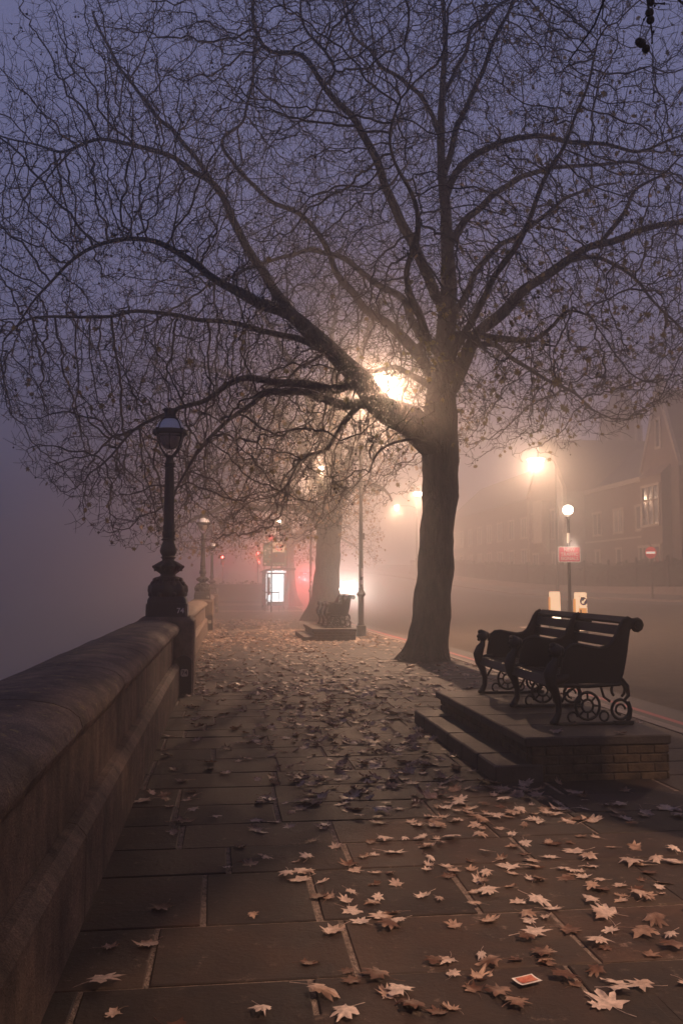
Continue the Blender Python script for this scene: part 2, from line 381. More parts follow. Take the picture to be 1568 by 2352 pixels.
# york stone slabs, transverse courses with staggered joints
def slabs():
    mb = MB(); tones = []
    courses = []; s = -3.2
    near = [3.25, 3.82, 4.45, 5.21, 5.72, 6.25, 6.78, 7.35, 7.9]
    while s < 3.2: courses.append((s, s + .55)); s += .56
    for a, b in zip(near[:-1], near[1:]): courses.append((a, b))
    s = near[-1]
    while s < 75: d = random.choice([.46, .53, .6, .68]) * (1 if s < 30 else 1.6); courses.append((s, s + d)); s += d
    known = {3.25: [-.55, .35, 1.42, 2.5, 3.6], 3.82: [-.30, .55, 1.58, 2.6, 3.5], 4.45: [-.1, .45, 1.25, 2.3, 3.4], 5.21: [.02, .72, 1.78, 3.0, 3.9]}
    for (s0, s1) in courses:
        js = [-.93]
        if s0 in known: js += known[s0] + [KERB - .165]
        else:
            x = -.93 + random.uniform(.3, .9)
            while x < KERB - .5: js.append(x); x += random.uniform(.6, 1.15)
            js.append(KERB - .165)
        for a, b in zip(js[:-1], js[1:]):
            g = random.uniform(.004, .015) * (1 if random.random() < .7 else 1.7); gs = random.uniform(.002, .007)
            x0, x1, y0, y1 = a + g, b - g, s0 + gs, s1 - gs
            dz = [random.uniform(-.004, .003) for _ in range(4)]
            bv = .006
            base = len(mb.v); jj = lambda: random.uniform(-.006, .006)
            c = [(x0 + jj(), y0 + abs(jj()) * .5), (x1 + jj(), y0 + abs(jj()) * .5), (x1 + jj(), y1 - abs(jj()) * .5), (x0 + jj(), y1 - abs(jj()) * .5)]
            ci = [(c[0][0] + bv, c[0][1] + bv), (c[1][0] - bv, c[1][1] + bv), (c[2][0] - bv, c[2][1] - bv), (c[3][0] + bv, c[3][1] - bv)]
            lo = [tuple(R(q, p, gz(q, p) - .02)) for p, q in c]
            mi = [tuple(R(q, p, gz(q, p) - .004 + d)) for (p, q), d in zip(c, dz)]
            hi = [tuple(R(q, p, gz(q, p) + d)) for (p, q), d in zip(ci, dz)]
            fs = [(8, 9, 10, 11)] + [(i, (i + 1) % 4, 4 + (i + 1) % 4, 4 + i) for i in range(4)] + [(4 + i, 4 + (i + 1) % 4, 8 + (i + 1) % 4, 8 + i) for i in range(4)]
            mb.add(lo + mi + hi, fs)
            t = random.uniform(.5, 1.45); w_ = random.uniform(.92, 1.06)
            tones += [(t, t * w_, t * w_ * random.uniform(.94, 1.04), 1)] * 9
    me = mb.mesh('pavement')
    ca = me.color_attributes.new('tone', 'FLOAT_COLOR', 'CORNER')
    arr = []
    for p in me.polygons: arr += list(tones[p.index]) * p.loop_total
    ca.data.foreach_set('color', arr)
    tag(link('pavement', me, M['slab']), kind='structure')
slabs()

# ------------------------------------------------------------------ river wall and its lamp piers
COP = [(-.715, .835), (-.675, .87), (-.655, .92), (-.67, .965), (-.72, 1.005), (-.80, 1.035), (-.92, 1.055), (-1.05, 1.06), (-1.18, 1.05), (-1.30, 1.03), (-1.38, .99), (-1.42, .94), (-1.40, .87), (-1.35, .835)]
def wall_run(s0, s1, label, dense=False):
    o = empty('parapet_wall', R(s0, 0, 0), TH, label, 'wall', 'granite walls between the lamp piers')
    z0 = gz(s0, 0); z1 = gz(s1, 0)
    def sweep(name, prof, m, a, b, step, gap, bev=0.0, sm=False, jit=0.0):
        mb = MB(); s = a; first = True
        while s < b - .01:
            e = min(s + step, b)
            ring = []
            cx = sum(p[0] for p in prof) / len(prof); cz = sum(p[1] for p in prof) / len(prof)
            nseg = 6
            for k in range(nseg + 1):
                t = k / nseg; ss = s + gap + (e - gap - s - gap) * t
                zz = gz(ss, 0); sc_ = 1.0
                if k in (0, nseg) and bev: sc_ = 1 - bev
                ring.append([(cx + (x - cx) * sc_ , ss - s0, cz + (z - cz) * sc_ + zz + (mnoise.noise(Vector((x * 3, ss * 1.7, z * 3))) * jit if 0 < z - .5 else 0)) for x, z in prof])
            mb.loft(ring); s = e
        return mb.build(name, m, o, smooth=sm)
    sweep('coping', COP, M['granite_top'], s0, s1, 1.78, .008, .02, True, .010)
    sweep('coping_bed', [(-1.05 + (x + 1.05) * .95, .93 + (z - .93) * .93) for x, z in COP], M['joint_dark'], s0, s1, 3.9, .0, 0)
    sweep('wall_face', [(-.745, -.1), (-.745, .838), (-1.33, .838), (-1.33, -.1)], M['granite'], s0, s1, 1.3, .0008, 0)
    sweep('plinth_course', [(-.655, -.1), (-.655, .39), (-.70, .445), (-.742, .455), (-.742, -.1)], M['granite'], s0, s1, 2.1, .0035, .006)
    return o
def pier(s, label, num):
    z = gz(s, 0)
    o = empty('lamp_pier', R(s, -.86, z), TH, label, 'pier', 'granite piers of the river wall')
    prof = []
    mb = MB(); a = .40
    rings = []
    for (h, i, c) in ((-.15, 0, .03), (.95, 0, .03), (1.04, .0, .03), (1.07, .025, .03), (1.10, .065, .02)):
        x = a - i
        rings.append([(-x + c, -x, h), (x - c, -x, h), (x, -x + c, h), (x, x - c, h), (x - c, x, h), (-x + c, x, h), (-x, x - c, h), (-x, -x + c, h)])
    mb.loft(rings); mb.build('pier_body', M['granite'], o)
    # black arched niche door with its number plate on the near face
    pts = [(.15, .02), (.15, .46)] + [(.262 - .112 * math.cos(t), .46 + .10 * math.sin(t)) for t in [math.pi * k / 10 for k in range(1, 10)]] + [(.374, .46), (.374, .02)]
    mb = MB(); mb.prism(pts, 'y', -a - .028, -a + .01); d = mb.build('niche_door', M['black_paint'], o)
    q = .052; c = .018
    mb = MB(); mb.prism([(.275 - q + c, .31 - q), (.275 + q - c, .31 - q), (.275 + q, .31 - q + c), (.275 + q, .31 + q - c), (.275 + q - c, .31 + q), (.275 - q + c, .31 + q), (.275 - q, .31 + q - c), (.275 - q, .31 - q + c)], 'y', -a - .034, -a - .027)
    pl = mb.build('number_plate', M['cream_plate'], d)
    text_obj('plate_number', num, .085, M['black_paint'], d, (.275, -a - .036, .31), offset=.0015)
    return o
S1, S2, S3, S4 = 13.75, 33.4, 53.5, 73.5
wall_run(-8, S1 - .40, 'long weathered granite wall nearest the camera, running up to the pier numbered 74')
wall_run(S1 + .40, S2 - .40, 'short warmly lit granite wall between the piers numbered 74 and 75')
wall_run(S2 + .40, S3 - .40, 'granite wall hidden in fog beyond the pier numbered 75')
wall_run(S3 + .40, S4 + 30, 'farthest granite wall of the river edge, beyond the last lamp')
pier(S1, 'square granite pier with the octagonal number plate 74, under the nearest black lamp', '74')
pier(S2, 'square granite pier with number plate 75, second along the river wall', '75')
pier(S3, 'faint granite pier in the fog under the farthest riverside lamp', '76')

# ------------------------------------------------------------------ ornate riverside lamp
def river_lamp():
    o = empty('river_lamp', (0, 0, 0), TH)
    k = 1 / 511.0 * 1.0
    def hgt(y): return (1815 - y) * k
    mb = MB(); hb = 150 * k
    rings = []
    for (y, hw) in ((1815, 152), (1722, 150), (1718, 143), (1690, 140), (1668, 128)):
        w_ = hw * k; c = .03; z = hgt(y)
        rings.append([(-w_ + c, -w_, z), (w_ - c, -w_, z), (w_, -w_ + c, z), (w_, w_ - c, z), (w_ - c, w_, z), (-w_ + c, w_, z), (-w_, w_ - c, z), (-w_, -w_ + c, z)])
    mb.loft(rings); base = mb.build('base_block', M['iron'], o)
    mb = MB()
    mb.lathe([(122 * k, hgt(1676)), (138 * k, hgt(1655), .03), (144 * k, hgt(1625), .05), (140 * k, hgt(1590), .06), (118 * k, hgt(1565), .06), (104 * k, hgt(1552), .04),
              (106 * k, hgt(1540), .08), (92 * k, hgt(1526), .10), (60 * k, hgt(1516), .03), (54 * k, hgt(1505))], 48, lobes=8)
    for j in range(8):            # scrolling figures and shells round the belly
        t = 2 * math.pi * (j + .5) / 8; r = 112 * k
        mb.sphere((r * math.cos(t), r * math.sin(t), hgt(1575)), 26 * k, 10, 7)
        mb.sphere((r * .93 * math.cos(t), r * .93 * math.sin(t), hgt(1545)), 17 * k, 8, 6)
        mb.sphere((134 * k * math.cos(t), 134 * k * math.sin(t), hgt(1652)), 20 * k, 8, 6)
    mb.build('belly_urn', M['iron'], o, True)
    mb = MB()
    mb.lathe([(54 * k, hgt(1506)), (60 * k, hgt(1495), .05), (84 * k, hgt(1475), .10), (102 * k, hgt(1455), .12), (110 * k, hgt(1442), .10), (88 * k, hgt(1425), .10),
              (66 * k, hgt(1408), .05), (48 * k, hgt(1398)), (44 * k, hgt(1388)), (58 * k, hgt(1374)), (46 * k, hgt(1364)), (52 * k, hgt(1354)), (63 * k, hgt(1335)), (64 * k, hgt(1318)),
              (55 * k, hgt(1285)), (45 * k, hgt(1262)), (42 * k, hgt(1250)), (55 * k, hgt(1243)), (55 * k, hgt(1236)), (43 * k, hgt(1228))], 48, lobes=10)
    for j in range(10):
        t = 2 * math.pi * j / 10
        mb.sphere((110 * k * math.cos(t), 110 * k * math.sin(t), hgt(1444)), 11 * k, 8, 6)
        mb.sphere((98 * k * math.cos(t), 98 * k * math.sin(t), hgt(1470)), 9 * k, 8, 6)
    mb.build('leaf_collar', M['iron'], o, True)
    mb = MB()
    mb.lathe([(43 * k, hgt(1230)), (45 * k, hgt(1200), .05), (48 * k, hgt(1182), .05), (41 * k, hgt(1172), .03), (44 * k, hgt(1135), .03), (38 * k, hgt(1122), .05), (36 * k, hgt(900), .06), (31 * k, hgt(700), .06),
              (30 * k, hgt(692)), (44 * k, hgt(684)), (36 * k, hgt(670)), (46 * k, hgt(660)), (33 * k, hgt(648)), (27 * k, hgt(620)), (34 * k, hgt(606)), (22 * k, hgt(594))], 48, lobes=12)
    mb.build('column', M['iron'], o, True)
    zc = hgt(425)                                  # level of the ring
    mb = MB()
    for j in range(4):
        t = math.pi / 4 + math.pi / 2 * j; cx, sy = math.cos(t), math.sin(t)
        pts = [(r * k * cx, r * k * sy, hgt(y)) for r, y in ((20, 606), (48, 588), (80, 560), (104, 525), (121, 480), (128, 430))]
        mb.tube(pts, [8 * k, 8 * k, 7 * k, 6 * k, 6 * k, 6 * k], 8)
        mb.sphere((50 * k * cx, 50 * k * sy, hgt(592)), 11 * k, 8, 6)
    mb.build('fork', M['iron'], o, True)
    mb = MB()                                       # ring round the middle with four clasps
    n = 36; rr = []
    for j in range(n + 1):
        t = 2 * math.pi * j / n; c, s = math.cos(t), math.sin(t)
        rr.append([(r * k * c, r * k * s, hgt(y)) for r, y in ((120, 400), (134, 404), (134, 432), (120, 440), (112, 425))])
    mb.loft(rr, cap=False)
    for j in range(4):
        t = math.pi / 4 + math.pi / 2 * j
        mb.tube([(126 * k * math.cos(t), 126 * k * math.sin(t), hgt(450)), (130 * k * math.cos(t), 130 * k * math.sin(t), hgt(396))], 13 * k, 8)
    mb.build('lantern_ring', M['iron'], o, True)
    mb = MB()
    mb.lathe([(.002 if q == 0 else r * k, hgt(y)) for q, (r, y) in enumerate(((0, 420), (112, 420), (114, 402), (108, 380), (96, 355), (78, 332), (50, 316), (20, 309)))], 32)
    mb.build('opal_dome', M['opal'], o, True)
    mb = MB()
    mb.lathe([(1 * k, hgt(548)), (40 * k, hgt(544)), (72 * k, hgt(522)), (96 * k, hgt(485)), (108 * k, hgt(445)), (110 * k, hgt(428))], 32)
    mb.build('glass_bowl', M['bowl'], o, True)
    mb = MB()                                       # inner prismatic refractor with its dark rim
    mb.lathe([(1 * k, hgt(540)), (36 * k, hgt(532)), (60 * k, hgt(508)), (74 * k, hgt(470)), (76 * k, hgt(452)), (2 * k, hgt(450))], 28)
    mb.build('refractor', M['refractor'], o, True)
    mb = MB()
    for j in range(2):
        pts = []
        for q in range(17):
            a = math.pi * q / 16; rx = 80 * math.cos(a); zz = 440 + 108 * math.sin(a)
            pts.append((rx * k * (1 if j == 0 else 0), rx * k * (0 if j == 0 else 1), hgt(zz)))
        mb.tube(pts, 5 * k, 6)
    for j in range(4):
        t = math.pi / 4 + math.pi / 2 * j
        pts = [(r * k * math.cos(t), r * k * math.sin(t), hgt(y)) for r, y in ((118, 402), (111, 378), (98, 352), (79, 329), (52, 313))]
        mb.tube(pts, 4.5 * k, 6)
    mb.build('lantern_ribs', M['iron'], o, True)
    mb = MB()
    mb.lathe([(56 * k, hgt(318)), (56 * k, hgt(306)), (44 * k, hgt(300)), (42 * k, hgt(280)), (46 * k, hgt(262), .05), (54 * k, hgt(246), .12), (52 * k, hgt(240), .16), (30 * k, hgt(244)), (10 * k, hgt(246))], 48, lobes=8)
    for j in range(8):
        t = 2 * math.pi * j / 8
        mb.sphere((54 * k * math.cos(t), 54 * k * math.sin(t), hgt(243)), 9 * k, 8, 6)
    mb.build('crown_cap', M['iron'], o, True)
    return o
M['bowl'] = glassy('bowl_glass', (.6, .52, .5), .22, .1)
M['refractor'] = mat('refractor', (.20, .15, .14), (.34, .26, .24), 40, .35, stretch=(1, 1, .1))
lampo = river_lamp()
lk = 1 / 511.0
def number_on_lamp(o, num, sticker):
    b = [c for c in children_of(o) if c.name.startswith('base_block')][0]
    text_obj('painted_number', num, .105, M['white_paint'], b, (.20, -.2955, .085), offset=.002)
    if sticker:
        mb = MB(); mb.box(.2945, .2985, -.2, -.06, .03, .165); mb.build('paper_notice', M['sticker'], b)
lamps = [lampo, copy_tree(lampo), copy_tree(lampo)]
for o, s, num, lab in zip(lamps, (S1, S2, S3), ('74', '75', '76'), (
        'tall black cast iron lamp with crowned opal globe, white number 74 on its base',
        'smaller looking hazy iron lamp on the pier numbered 75',
        'faintest iron lamp, almost lost in fog right behind the lamp numbered 75')):
    o.location = R(s, -.86, gz(s, 0) + 1.10); o.rotation_euler = (0, 0, TH)
    tag(o, lab, 'lamp', 'ornate iron lamps along the river wall')
    number_on_lamp(o, num, num != '76')

# ------------------------------------------------------------------ bench on stepped plinth
def bench_frame_meshes():
    """cast iron end: sphinx figure, wing arm panel, scrolls; x = depth, z = up, thin along y"""
    t = .028
    wing = [(.06, .36), (.045, .46), (.07, .585), (.10, .655), (.15, .69), (.22, .695), (.32, .675), (.42, .66), (.50, .672), (.555, .715), (.60, .79), (.635, .86), (.67, .905),
            (.72, .93), (.77, .925), (.80, .90), (.775, .875), (.735, .862), (.715, .82), (.70, .74), (.685, .64), (.665, .54), (.64, .44), (.60, .36)]
    A = MB(); A.prism(wing, 'y', -t / 2, t / 2)
    # raised rim along the top of the wing
    A.tube([(x, 0, z) for x, z in wing[2:14]], .020, 8)
    A.tube([(x, 0, z) for x, z in wing[17:24]], .018, 8)
    # back top scroll
    A.tube([(.80 + .045 * math.cos(a), 0, .868 + .045 * math.sin(a)) for a in [math.radians(120 - 40 * q) for q in range(12)]], .024, 8)
    A.lathe([(.03, -.034), (.03, .034)], 14)   # placeholder disc moved below
    n0 = len(A.v) - 28
    for i in range(n0, len(A.v)):
        x, y, z = A.v[i]; A.v[i] = (.80 + x, z, .868 + y)
    B = MB()                                    # figure: paw, leg, chest, neck, head with bun and profile
    B.tube([(-.02, 0, .03), (.015, 0, .10), (.02, 0, .18), (-.005, 0, .27), (-.045, 0, .36), (-.06, 0, .44), (-.035, 0, .51), (-.005, 0, .555), (0, 0, .60)],
           [.036, .030, .030, .040, .054, .060, .050, .034, .030], 12)
    B.sphere((-.035, 0, .026), .034, 10, 7, .75)
    B.sphere((.0, 0, .645), .062, 14, 10, 1.05)
    B.sphere((.045, 0, .650), .042, 10, 8)
    B.sphere((-.022, 0, .690), .040, 10, 8, .7)
    B.sphere((-.062, 0, .640), .014, 8, 6, 1.3)           # nose
    B.sphere((-.050, 0, .605), .020, 8, 6)                # chin
    B.sphere((-.085, 0, .43), .030, 8, 6)                 # bust
    B.tube([(-.03, 0, .38), (.05, 0, .40), (.12, 0, .42)], [.05, .045, .03], 10)
    C = MB()                                    # scrollwork under the seat
    C.tube([(-.03, 0, .014), (.2, 0, .012), (.45, 0, .012), (.70, 0, .014)], .014, 8)
    C.box(.55, .74, -.03, .03, 0, .035, .006)
    def ring(cx, cz, r, rt, a0=0, a1=360, n=20): C.tube([(cx + r * math.cos(math.radians(a0 + (a1 - a0) * q / n)), 0, cz + r * math.sin(math.radians(a0 + (a1 - a0) * q / n))) for q in range(n + 1)], rt, 7)
    ring(.30, .165, .118, .013); ring(.30, .165, .055, .011)
    for q in range(8):
        a = q * math.pi / 4
        C.tube([(.30 + .055 * math.cos(a), 0, .165 + .055 * math.sin(a)), (.30 + .112 * math.cos(a), 0, .165 + .112 * math.sin(a))], .009, 6)
    ring(.62, .13, .085, .014); ring(.62, .13, .045, .010, 0, 270)
    ring(.60, .30, .065, .013, -60, 230); ring(.155, .07, .045, .010, 0, 300); ring(.46, .075, .042, .010)
    C.tube([(.63, 0, .40), (.69, 0, .33), (.70, 0, .25), (.66, 0, .21)], [.02, .022, .018, .012], 8)
    C.tube([(.70, 0, .20), (.72, 0, .13), (.71, 0, .06), (.68, 0, .02)], [.012, .018, .018, .02], 8)
    C.tube([(.0, 0, .345), (.30, 0, .335), (.62, 0, .35)], .018, 8)
    C.tube([(.05, 0, .20), (.10, 0, .28), (.18, 0, .33)], .012, 7)
    C.tube([(.43, 0, .33), (.46, 0, .24), (.52, 0, .20)], .012, 7)
    return A, B, C
def make_bench():
    o = empty('bench', (0, 0, 0), TH)
    A, B, C = bench_frame_meshes(); Lb = 2.30
    ms = None
    for k, y in enumerate((0.0, Lb / 2, Lb)):
        if ms is None:
            f = A.build('wing_arm', M['iron'], o, True); g = B.build('sphinx_figure', M['iron'], f, True); h = C.build('scroll_legs', M['iron'], f, True)
            ms = (f.data, g.data, h.data)
        else:
            f = link('wing_arm', ms[0], None, o); g = link('sphinx_figure', ms[1], None, f); h = link('scroll_legs', ms[2], None, f)
        f.location = (0, y, 0)
    def slat(name, cx, cz, wd, th, ang):
        mb = MB(); c, s = math.cos(ang), math.sin(ang); b = .006
        prof = [(-wd / 2 + b, -th / 2), (wd / 2 - b, -th / 2), (wd / 2, -th / 2 + b), (wd / 2, th / 2 - b), (wd / 2 - b, th / 2), (-wd / 2 + b, th / 2), (-wd / 2, th / 2 - b), (-wd / 2, -th / 2 + b)]
        pr = [(cx + p * c - q * s, cz + p * s + q * c) for p, q in prof]
        mb.prism(pr, 'y', .02, Lb - .02); mb.build(name, M['wood_dark'], o)
    for i in range(5): slat('seat_slat', .045 + i * .108, .395 - i * .004, .096, .03, math.radians(-2))
    slat('seat_slat', -.025, .365, .085, .03, math.radians(62))
    for i, (x, z) in enumerate(((.625, .475), (.640, .59), (.655, .705), (.672, .815))): slat('back_slat', x, z, .088, .026, math.radians(82 - i * 1.5))
    slat('back_slat', .715, .905, .085, .028, math.radians(35))
    return o
def make_plinth():
    o = empty('stepped_plinth', (0, 0, 0), TH)
    Lp = 3.2
    mb = MB(); n = 5
    for k in range(n): mb.box(.26 - .01, 1.49, Lp * k / n + .003, Lp * (k + 1) / n - .003, .275, .352, .01)
    mb.build('top_slabs', M['plinth_stone'], o)
    mb = MB()
    for k in range(6): mb.box(0, .40, Lp * k / 6 + .003, Lp * (k + 1) / 6 - .003, -.06, .135 + .004 * (k % 2), .012)
    mb.build('lower_step', M['plinth_stone'], o)
    mb = MB(); zc = [-.06, .052, .128, .200, .272]
    for r in range(4):                     # brick courses all round the core
        bl = .23; y = -.0
        off = (r % 2) * .11
        x = .30 - off
        for row, (a, b) in enumerate(((.008, .11), (Lp - .11, Lp - .008))):
            x = .30 - off
            while x < 1.47:
                x0, x1 = max(x, .30), min(x + bl, 1.475)
                if x1 - x0 > .02: mb.box(x0 + .004, x1 - .004, a + random.uniform(0, .006), b, zc[r] + .004, zc[r + 1] - .004, .006)
                x += bl
        y = .12 - off
        while y < Lp - .12:
            y0, y1 = max(y, .115), min(y + bl, Lp - .115)
            if y1 - y0 > .02:
                mb.box(.30, .40, y0 + .004, y1 - .004, zc[r] + .004, zc[r + 1] - .004, .006)
                mb.box(1.375, 1.474, y0 + .004, y1 - .004, zc[r] + .004, zc[r + 1] - .004, .006)
            y += bl
    mb.build('brick_courses', M['old_brick'], o)
    mb = MB(); mb.box(.32, 1.46, .022, Lp - .022, -.05, .273); mb.build('mortar_core', M['plinth_mortar'], o)
    return o
M['plinth_stone'] = mat('plinth_stone', (.030, .024, .020), (.080, .062, .050), 5, .6, .006, 40, rough2=.8)
M['old_brick'] = mat('old_brick', (.030, .021, .013), (.115, .075, .042), 9, .85, .010, 45)
M['plinth_mortar'] = mat('plinth_mortar', (.05, .04, .03), (.09, .07, .055), 20, .9, .01, 60)
pl0 = make_plinth(); pl1 = copy_tree(pl0)
be0 = make_bench(); be1 = copy_tree(be0)
for p_, b_, s, lp, lb in ((pl0, be0, 7.22, 'low stone and brick plinth with one step, under the near bench', 'large dark wooden slatted bench with cast iron sphinx arms, on the near plinth'),
                          (pl1, be1, 25.6, 'low stepped stone plinth under the small far bench, beside the lamp post', 'small looking distant slatted bench with iron sphinx arms, beside the lamp post')):
    z = gz(s + 1, 3)
    p_.location = R(s, 2.14, z); tag(p_, lp, 'plinth', 'stepped plinths under benches')
    b_.location = R(s + .56, 2.86, z + .353); b_.scale = (.94, 1, 1); tag(b_, lb, 'bench', 'sphinx benches facing the river')

# ------------------------------------------------------------------ street lamps
def street_lamp(s, l, height, arm, power, label, arm_dir=1, big_base=True, head_size=1.0, beam=172, spill=.35, lens=1.0, aim=None):
    z = gz(s, l)
    o = empty('street_lamp', R(s, l, z), TH, label, 'street lamp', 'street lamps along the road')
    if big_base:
        mb = MB(); mb.box(-.14, .14, -.14, .14, -.05, .34, .02); mb.build('base', M['base_green'], o)
        mb = MB()
        mb.lathe([(.115, .33), (.115, .36), (.095, .40), (.093, 1.20), (.105, 1.23), (.14, 1.27), (.145, 1.31), (.12, 1.36), (.085, 1.42), (.08, 1.46), (.09, 1.48), (.074, 1.50), (.066, 2.5), (.05, height - .4), (.045, height)], 20)
        mb.build('post', M['iron_grey'], o, True)
        mb = MB(); mb.box(.055, .115, -.05, .03, 3.0, 3.2, .008); mb.build('switch_box', M['iron_grey'], o)
        mb = MB(); mb.box(-.03, .035, -.0795, -.0745, 1.60, 1.74); mb.box(-.005, .055, -.078, -.072, 1.84, 2.10); mb.build('stickers', M['sticker'], o)
    else:
        mb = MB(); mb.lathe([(.11, -.05), (.11, 1.3), (.08, 1.36), (.05, height)], 14); mb.build('post', M['iron_grey'], o, True)
    mb = MB(); a = arm * arm_dir
    mb.tube([(0, 0, height - .05), (a * .08, 0, height + .22), (a * .35, 0, height + .38), (a * .8, 0, height + .40), (a, 0, height + .38)], [.04, .035, .03, .028, .028], 10)
    mb.build('arm', M['iron_grey'], o, True)
    hx = a + .18 * arm_dir; hz = height + .36
    mb = MB(); mb.lathe([(.02, .13), (.12, .12), (.19, .06), (.21, 0), (.17, -.01)], 20)
    hd = mb.build('lamp_head', M['iron_grey'], o, True); hd.location = (hx, 0, hz); hd.scale = (1.5 * head_size, .9 * head_size, head_size)
    mb = MB(); mb.lathe([(.16, -.004), (.13, -.06), (.07, -.09), (.005, -.10)], 20)
    ln = mb.build('lamp_lens', M['lamp_lens'], hd, True); ln.scale = (lens, lens * 1.3, lens * 1.6)
    for kind_, k_, dz_ in (('SPOT', 1.0, .28), ('POINT', spill, .30)):       # downward beam of the lantern, and the little that spills sideways
        ld = bpy.data.lights.new('lamp_light', kind_); ld.energy = power * k_; ld.color = LAMP_COL; ld.shadow_soft_size = .13
        if kind_ == 'SPOT': ld.spot_size = math.radians(beam); ld.spot_blend = .35
        lo = bpy.data.objects.new('lamp_light', ld); COL.objects.link(lo); lo.parent = o; lo.location = (hx, 0, hz - dz_ * head_size)
        if aim and kind_ == 'SPOT':                       # only the spot is turned, to pool its light on the paving
            d_ = Matrix.Rotation(-TH, 3, 'Z') @ (Vector(aim) - (R(s, l, z) + Matrix.Rotation(TH, 3, 'Z') @ Vector(lo.location)))
            lo.rotation_euler = d_.to_track_quat('-Z', 'Y').to_euler(); ld.spot_blend = .8
    return o
M['base_green'] = mat('base_paint', (.05, .055, .04), (.13, .13, .09), 7, .6, .002, 40)
W = LAMP_W
street_lamp(28.3, 4.15, 7.8, .58, W * 1.4, 'tall thin street lamp post beside the small far bench, its glare behind branches', spill=.6, lens=1.5)
street_lamp(51.6, 4.70, 8.0, .45, W * 1.0, 'street lamp hidden behind the far tree trunk, glowing through its branches')
street_lamp(99.0, 5.3, 7.0, .1, W * .7, 'distant yellow street lamp above the bus shelter', big_base=False)
street_lamp(59.8, 22.2, 8.9, 1.2, W * 2.1, 'street lamp with the large round glare over the road, right of the near trunk', arm_dir=-1, big_base=False, head_size=1.1, spill=.9, lens=2.2)
street_lamp(81.5, 19.5, 8.5, 2.0, W * 1.2, 'street lamp whose glare peeks out left of the near trunk', arm_dir=-1, big_base=False, head_size=1.1, spill=.6, lens=2.0)
street_lamp(95.5, 20.0, 7.9, 2.0, W * .8, 'small distant street lamp glint left of the near trunk', arm_dir=-1, big_base=False)
street_lamp(117.5, 29.0, 4.8, 1.0, W * .5, 'lowest and smallest distant lamp glint touching the left edge of the near trunk', arm_dir=-1, big_base=False)
street_lamp(27.0, 22.2, 8.9, 1.2, W * .75, 'street lamp on the far pavement out of frame to the right', arm_dir=-1, big_base=False, spill=.02)
street_lamp(.9, 4.35, 7.7, 1.5, W * 1.5, 'street lamp just out of frame beside the camera, lighting the near paving', beam=46, spill=.006, aim=(2.3, 4.1, 0))
street_lamp(-9.5, 22.0, 8.9, 1.2, W * .15, 'street lamp across the road behind the camera', arm_dir=-1, big_base=False)

# ------------------------------------------------------------------ plane trees
def catmull(pts, step):
    P_ = [pts[0]] + list(pts) + [pts[-1]]; out = []
    for i in range(1, len(P_) - 2):
        p0, p1, p2, p3 = [np.array(P_[i + d]) for d in (-1, 0, 1, 2)]
        n = max(1, int(np.linalg.norm((p2 - p1)[:3]) / step))
        for k in range(n):
            t = k / n
            out.append(.5 * ((2 * p1) + (-p0 + p2) * t + (2 * p0 - 5 * p1 + 4 * p2 - p3) * t * t + (-p0 + 3 * p1 - 3 * p2 + p3) * t ** 3))
    out.append(np.array(P_[-2])); return out
def px_limb(pts, y0, y1):
    """measured limb (u, v, width) whose depth runs from y0 to y1 -> real x,y,z,radius"""
    n = len(pts); out = []
    for i, (u, v, wd) in enumerate(pts):
        Y = y0 + (y1 - y0) * (i / max(1, n - 1)) ** .8
        p = P(u, v, Y); out.append((p.x, p.y, p.z, wd / 2 / F * Y))
    return out
